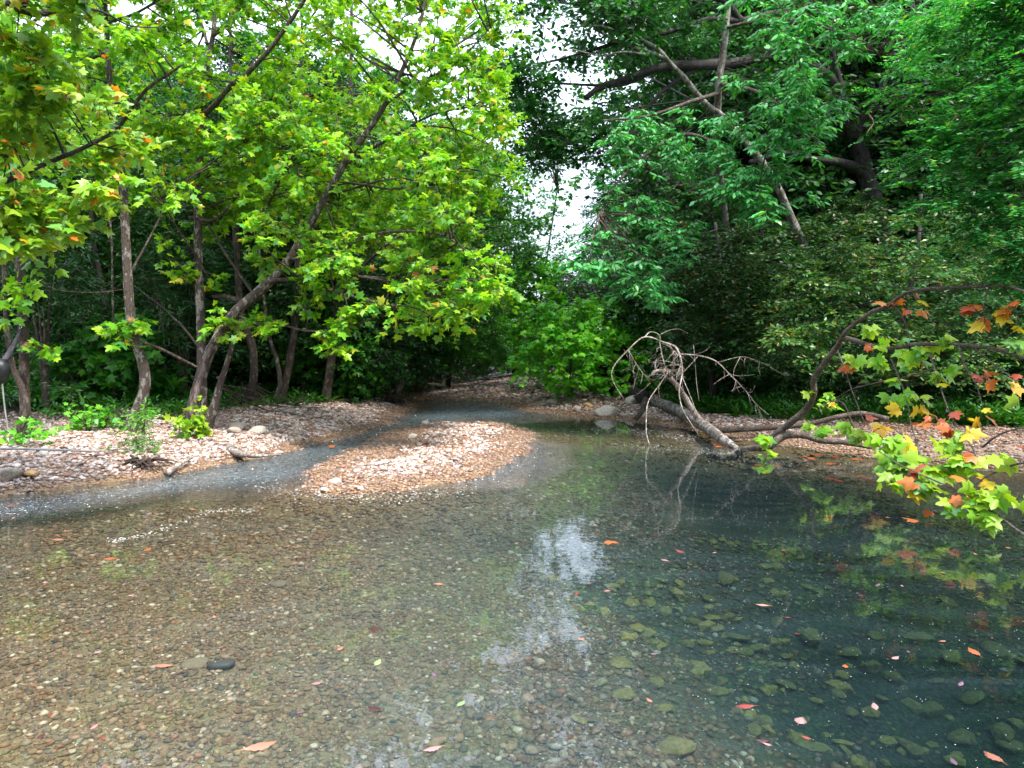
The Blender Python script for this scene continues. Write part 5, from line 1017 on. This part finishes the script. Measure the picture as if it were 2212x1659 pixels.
drift("pair of bleached forked branches lying at the far end of the gravel bar", [([G(990, 806, .3), G(1030, 806, .3), P(1065, 800, 32), P(1085, 788, 32)], .09, .03), ([P(1040, 803, 33), P(1065, 785, 33), P(1080, 778, 33)], .06, .02), ([P(1020, 800, 33), P(1040, 786, 33), P(1055, 778, 33)], .05, .02), ([P(1000, 800, 33), P(1040, 808, 33), P(1085, 800, 33)], .07, .02)], B_GRY, G(1035, 806, .3))
drift("small dead forked branch standing on the far bar below the thin sapling", [([P(1145, 800, 30), P(1165, 785, 30), P(1175, 770, 30)], .05, .015), ([P(1150, 796, 30), P(1140, 780, 30)], .03, .01), ([P(1165, 785, 30), P(1185, 788, 30)], .03, .01)], B_GRY, G(1150, 806, .3))
drift("crooked upturned stump with bare roots at the corner of the left bank", [([P(845, 868, 20.3), P(858, 848, 20.3), P(866, 835, 20.3), P(870, 822, 20.3)], .11, .07), ([P(862, 840, 20.3), P(855, 826, 20.3), P(858, 818, 20.3)], .04, .01), ([P(868, 830, 20.3), P(877, 828, 20.3)], .04, .01), ([P(866, 835, 20.3), P(872, 812, 20.3)], .03, .005)], B_LIM, G(850, 868, .3), "stump", "stump")
def roots(label, c0, R, n_, mt, hgt):
    mb = MB()
    for _ in range(n_):
        a = rng.uniform(0, 6.28); r = R * rng.uniform(.4, 1); p0 = c0 + [0, 0, hgt * rng.uniform(.2, 1)]; p1 = c0 + [math.cos(a) * r * .5, math.sin(a) * r * .5, hgt * rng.uniform(.1, .9)]; p2 = c0 + [math.cos(a) * r, math.sin(a) * r, rng.uniform(-.05, hgt * .4)]
        tube(mb, [p0 + rng.normal(0, R * .2, 3) * [1, 1, .3], p1, p2], .018, .006, n=7, sides=5)
    solo("root_mass", mb, mt, label, "roots", c0)
M_ROOT = plain("muddy_root", (.045, .028, .02), .9)
q = G(546, 870, .4); roots("brown matted roots heaped round the foot of the middle sycamore", q + [0, -.15, -.1], .42, 60, M_ROOT, .55)
q = G(850, 872, .1); roots("dark mat of roots on the corner of the left bank below the stump", q, .65, 90, M_ROOT, .25)
q = G(418, 935, .1); roots("exposed roots under the split leaning sycamore", q, .45, 50, M_ROOT, .35)
q = G(300, 1010, .06); roots("dark root mat at the left waterline below the feathery weed", q, .5, 60, M_ROOT, .12)
q = G(150, 992, .12); roots("clod of dark roots and twigs on the near left gravel", q, .3, 40, M_ROOT, .14)
pc = MB(); tube(pc, [G(-40, 968, .42), G(60, 970, .40), G(130, 972, .38), G(215, 976, .34)], .018, .012, sides=8)
solo("pole", pc, plain("grey_pole", (.30, .30, .30), .5), "long grey pole lying across the gravel at the left edge", "pole", G(90, 972, .35))

# strap, sling and bag on the far left trunk
root = thing("sling", "twisted grey fabric sling hung by a black strap from the far left trunk", "sling", P(50, 700, 10.75))
sb = MB()
cc = P(50, 700, 10.9); th = np.linspace(0, 2 * np.pi, 20, endpoint=False)
for k_ in range(2):
    pts = [cc + np.array([math.cos(t) * .080, math.sin(t) * .080, .02 * math.sin(t + k_ * 2) + .03 * k_]) for t in np.linspace(0, 2 * np.pi, 16)]; tube(sb, pts, .017, .017, sides=6)
part("strap", sb, plain("black_strap", (.012, .013, .018), .6), root)
cl = MB(); pts = [P(44, 706, 10.79) + np.array([math.cos(t) * .025, 0, math.sin(t) * .045]) for t in np.linspace(0, 6.28, 14)]; tube(cl, pts, .007, .007, sides=6); part("clip", cl, plain("steel", (.6, .6, .62), .25, .1, metal=1), root)
fbm = MB(); tube(fbm, path([(43, 712, 10.78), (34, 735, 10.65), (18, 765, 10.5), (2, 785, 10.4), (-40, 815, 10.1), (-110, 830, 9.8)]), [.012, .026, .036, .042, .06, .08], 0, n=26, sides=12, jit=.22)
part("fabric", fbm, plain("grey_fabric", (.075, .068, .08), .9, .5, 60, bump=.8), root)
bgm = MB(); tube(bgm, path([(-30, 770, 10.2), (-8, 782, 10.2), (4, 796, 10.2), (0, 815, 10.2), (-16, 838, 10.2)]), [.04, .085, .10, .09, .03], 0, n=16, sides=14, jit=.14)
part("pouch", bgm, plain("dark_pouch", (.012, .013, .016), .5, .5, 40), root)
rp = MB(); tube(rp, path([(4, 820, 10.2), (9, 870, 10.2), (16, 920, 10.2), (28, 985, 10.2), (32, 1000, 10.2)]), .012, .010, sides=6); part("hanging_cord", rp, plain("grey_cord", (.25, .25, .24), .7), root)

lt = MB()
x, y, h, s = scatter(-11, 11, 7.5, 19, 7, .05, .45, .06, .34); a = rng.uniform(0, 6.28, len(x))
A = np.stack([x, y, h + .03], -1); B = A + np.stack([np.cos(a), np.sin(a), rng.normal(0, .06, len(a))], -1) * (s * 1.6)[:, None]; B[:, 2] = height(B[:, 0], B[:, 1]) + .035
thin(lt, A, B, rng.uniform(.003, .009, len(A)), sag=rng.uniform(.0, .03, len(A)))
solo("debris", lt, B_TWG, "thin dark twigs and bark bits littering the gravel", "debris", kind="stuff")
lt = MB(); x, y, h, s = scatter(-11, 12, 7.5, 19, 26, .06, .5, .03, .10); a = rng.uniform(0, 6.28, len(x)); M_LITT = leafmat('litter_leaf', [(0, (.10, .05, .03)), (.5, (.20, .10, .05)), (.8, (.30, .14, .06)), (1, (.42, .20, .08))], .1, .6)
leaves(lt, np.stack([x, y, h + .045], -1), np.stack([np.cos(a), np.sin(a), rng.normal(0, .15, len(a))], -1), unit(rng.normal(0, .35, (len(x), 3)) + [0, 0, 1]), s, OVA)
solo("leaf_litter", lt, M_LITT, "dry brown leaf scraps caught among the gravel", "leaf litter", kind="stuff")

# ------------------------------------------------------------------ fallen leaves on water and gravel
def leaf_mesh(name, shape, mt, thick=.004):
    mb = MB(); V, T = shape; V = V.copy(); V[:, 2] *= .8; V2 = V - [0, 0, thick]
    mb.add(np.vstack([V, V2]), [T, T[:, ::-1] + len(V)]); n_ = len(V) - 1
    if shape is not SYC: pass
    e = np.array([[1 + i, 1 + (i + 1) % n_, 1 + (i + 1) % n_ + len(V), 1 + i + len(V)] for i in range(n_)]); mb.add(np.vstack([V, V2]), e[:, ::-1])
    return mb.mesh(name, mt)
OV2 = leaf_shape([(0, -.35), (.012, -.02), (.10, .06), (.13, .16), (.22, .26), (.20, .36), (.27, .48), (.22, .58), (.22, .70), (.13, .78), (.09, .9), (0, 1.02)], .07, .22, (0, .45))
LMAT = {"salmon": deadleaf("salmon_leaf", (.62, .24, .14), (.55, .20, .12)), "red": deadleaf("red_leaf", (.30, .03, .02), (.36, .05, .03)), "orange": deadleaf("rust_leaf", (.55, .16, .04), (.48, .12, .03)), "pink": deadleaf("pink_leaf", (.55, .30, .28), (.5, .25, .26)), "maroon": deadleaf("maroon_leaf", (.08, .015, .02), (.1, .02, .02)), "green": deadleaf("pale_green_leaf", (.35, .45, .18), (.3, .45, .2)), "mauve": deadleaf("mauve_leaf", (.20, .10, .18), (.22, .12, .18))}
LM = {(c_, s_): leaf_mesh("fallen_leaf", OV2 if s_ == 'o' else SYC, LMAT[c_]) for c_ in LMAT for s_ in 'os'}
def fl(px, py, col, sz, label, shape='o', z=.008, group=None, tilt=.12):
    q = G(px, py, z); o = link("fallen_leaf", LM[(col, shape)]); o.location = tuple(q); o.scale = (sz,) * 3
    o.rotation_euler = (random.uniform(-tilt, tilt), random.uniform(-tilt, tilt), random.uniform(0, 6.3)); tagp(o, label, "leaf", group); return o
o = fl(528, 1618, "salmon", .13, "large salmon orange leaf floating near the bottom edge"); o.rotation_euler = (0, 0, -1.0)
fl(370, 1437, "salmon", .09, "salmon leaf afloat left of the tan sunken stone"); fl(957, 1262, "salmon", .075, "salmon leaf floating left of the bright sky reflection")
fl(808, 1365, "maroon", .085, "dark maroon leaf floating in mid water"); fl(796, 1526, "maroon", .08, "curled maroon leaf beside a sky reflection near the bottom")
fl(952, 1612, "pink", .08, "pale pink leaf floating near the bottom centre"); fl(1725, 1562, "pink", .105, "long pink leaf floating over the deep pool's dark middle")
fl(1628, 1524, "red", .085, "dark red leaf floating over the deep pool"); fl(1660, 1308, "pink", .08, "slim pink leaf floating above the oblong olive stones")
fl(1887, 1518, "pink", .06, "small pink leaf right of the slim red leaf, over the pool"); fl(2165, 1645, "salmon", .1, "salmon leaf at the bottom right corner of the pool")
fl(1940, 1418, "pink", .06, "round pink leaf afloat over the pool's right side"); fl(2115, 1415, "orange", .10, "orange leaf afloat near the right edge"); fl(1826, 1442, "orange", .06, "small orange leaf afloat over the olive stones")
fl(1310, 1168, "orange", .12, "rust coloured curled leaf right of the sky reflection", 's'); fl(1420, 1157, "maroon", .08, "small maroon leaf above the rust coloured curled one")
fl(1460, 1187, "red", .09, "red leaf floating right of the sky reflection"); fl(1445, 1212, "pink", .08, "pink leaf just below a red one right of the sky reflection"); fl(1283, 1135, "pink", .07, "pale leaf at the upper right of the sky reflection")
fl(810, 1437, "green", .07, "pale green leaf under the sky reflection's left side"); fl(988, 1525, "green", .07, "yellow green leaf beside the lower sky reflection")
fl(925, 955, "orange", .14, "orange sycamore leaf lying on the gravel island", 's', .17, tilt=.5); fl(710, 963, "orange", .13, "orange leaf caught at the left shore of the island", 's', .05, tilt=.4)
fl(115, 1165, "salmon", .1, "salmon leaf floating near the left edge"); fl(312, 1190, "orange", .1, "orange leaf floating on the left shallows"); fl(225, 1207, "orange", .1, "rust leaf floating left of another on the left shallows"); fl(35, 1092, "orange", .12, "orange leaf at the left waterline")
fl(1555, 965, "orange", .14, "rust sycamore leaf touching the submerged end of the pale trunk", 's'); fl(1540, 960, "red", .12, "red leaf just left of the trunk's submerged end", 's')
for (x, y, c_) in [(1785, 1000, "orange"), (1800, 985, "red"), (1745, 985, "orange"), (1820, 1038, "red"), (1860, 1030, "orange"), (1790, 1032, "red"), (1760, 990, "orange"), (1672, 1003, "orange"), (1880, 1035, "red"), (1640, 1003, "orange"), (1840, 990, "orange"), (1905, 1025, "red"), (1770, 980, "red"), (1955, 1060, "orange"), (1985, 1125, "orange")]:
    fl(x, y, c_, .15, "rust red sycamore leaf floating off the right bank below the living limb", 's', group="rust red leaves floating below the arching limb")
for _ in range(48):
    x_, y_ = random.uniform(20, 2190), 1090 + 560 * random.random() ** 1.2; q = G(x_, y_)
    if H1(q[0], q[1]) > -.02: continue
    c_ = random.choice(["salmon", "pink", "maroon", "mauve", "red", "pink"]); fl(x_, y_, c_, random.uniform(.03, .055), "tiny faded leaf scrap floating on the open water", group="tiny faded leaf scraps on the water")
for _ in range(40):
    x_, y_ = random.uniform(0, 1100), random.uniform(880, 1060); q = G(x_, y_, .25); z_ = H1(q[0], q[1])
    if z_ > .06: o = fl(x_, y_, random.choice(["orange", "red", "salmon"]), random.uniform(.06, .10), "dry rust coloured leaf lying on the pale gravel", group="dry leaves strewn on the gravel", tilt=.5, shape=random.choice('os')); o.location = (q[0], q[1], z_ + .05)
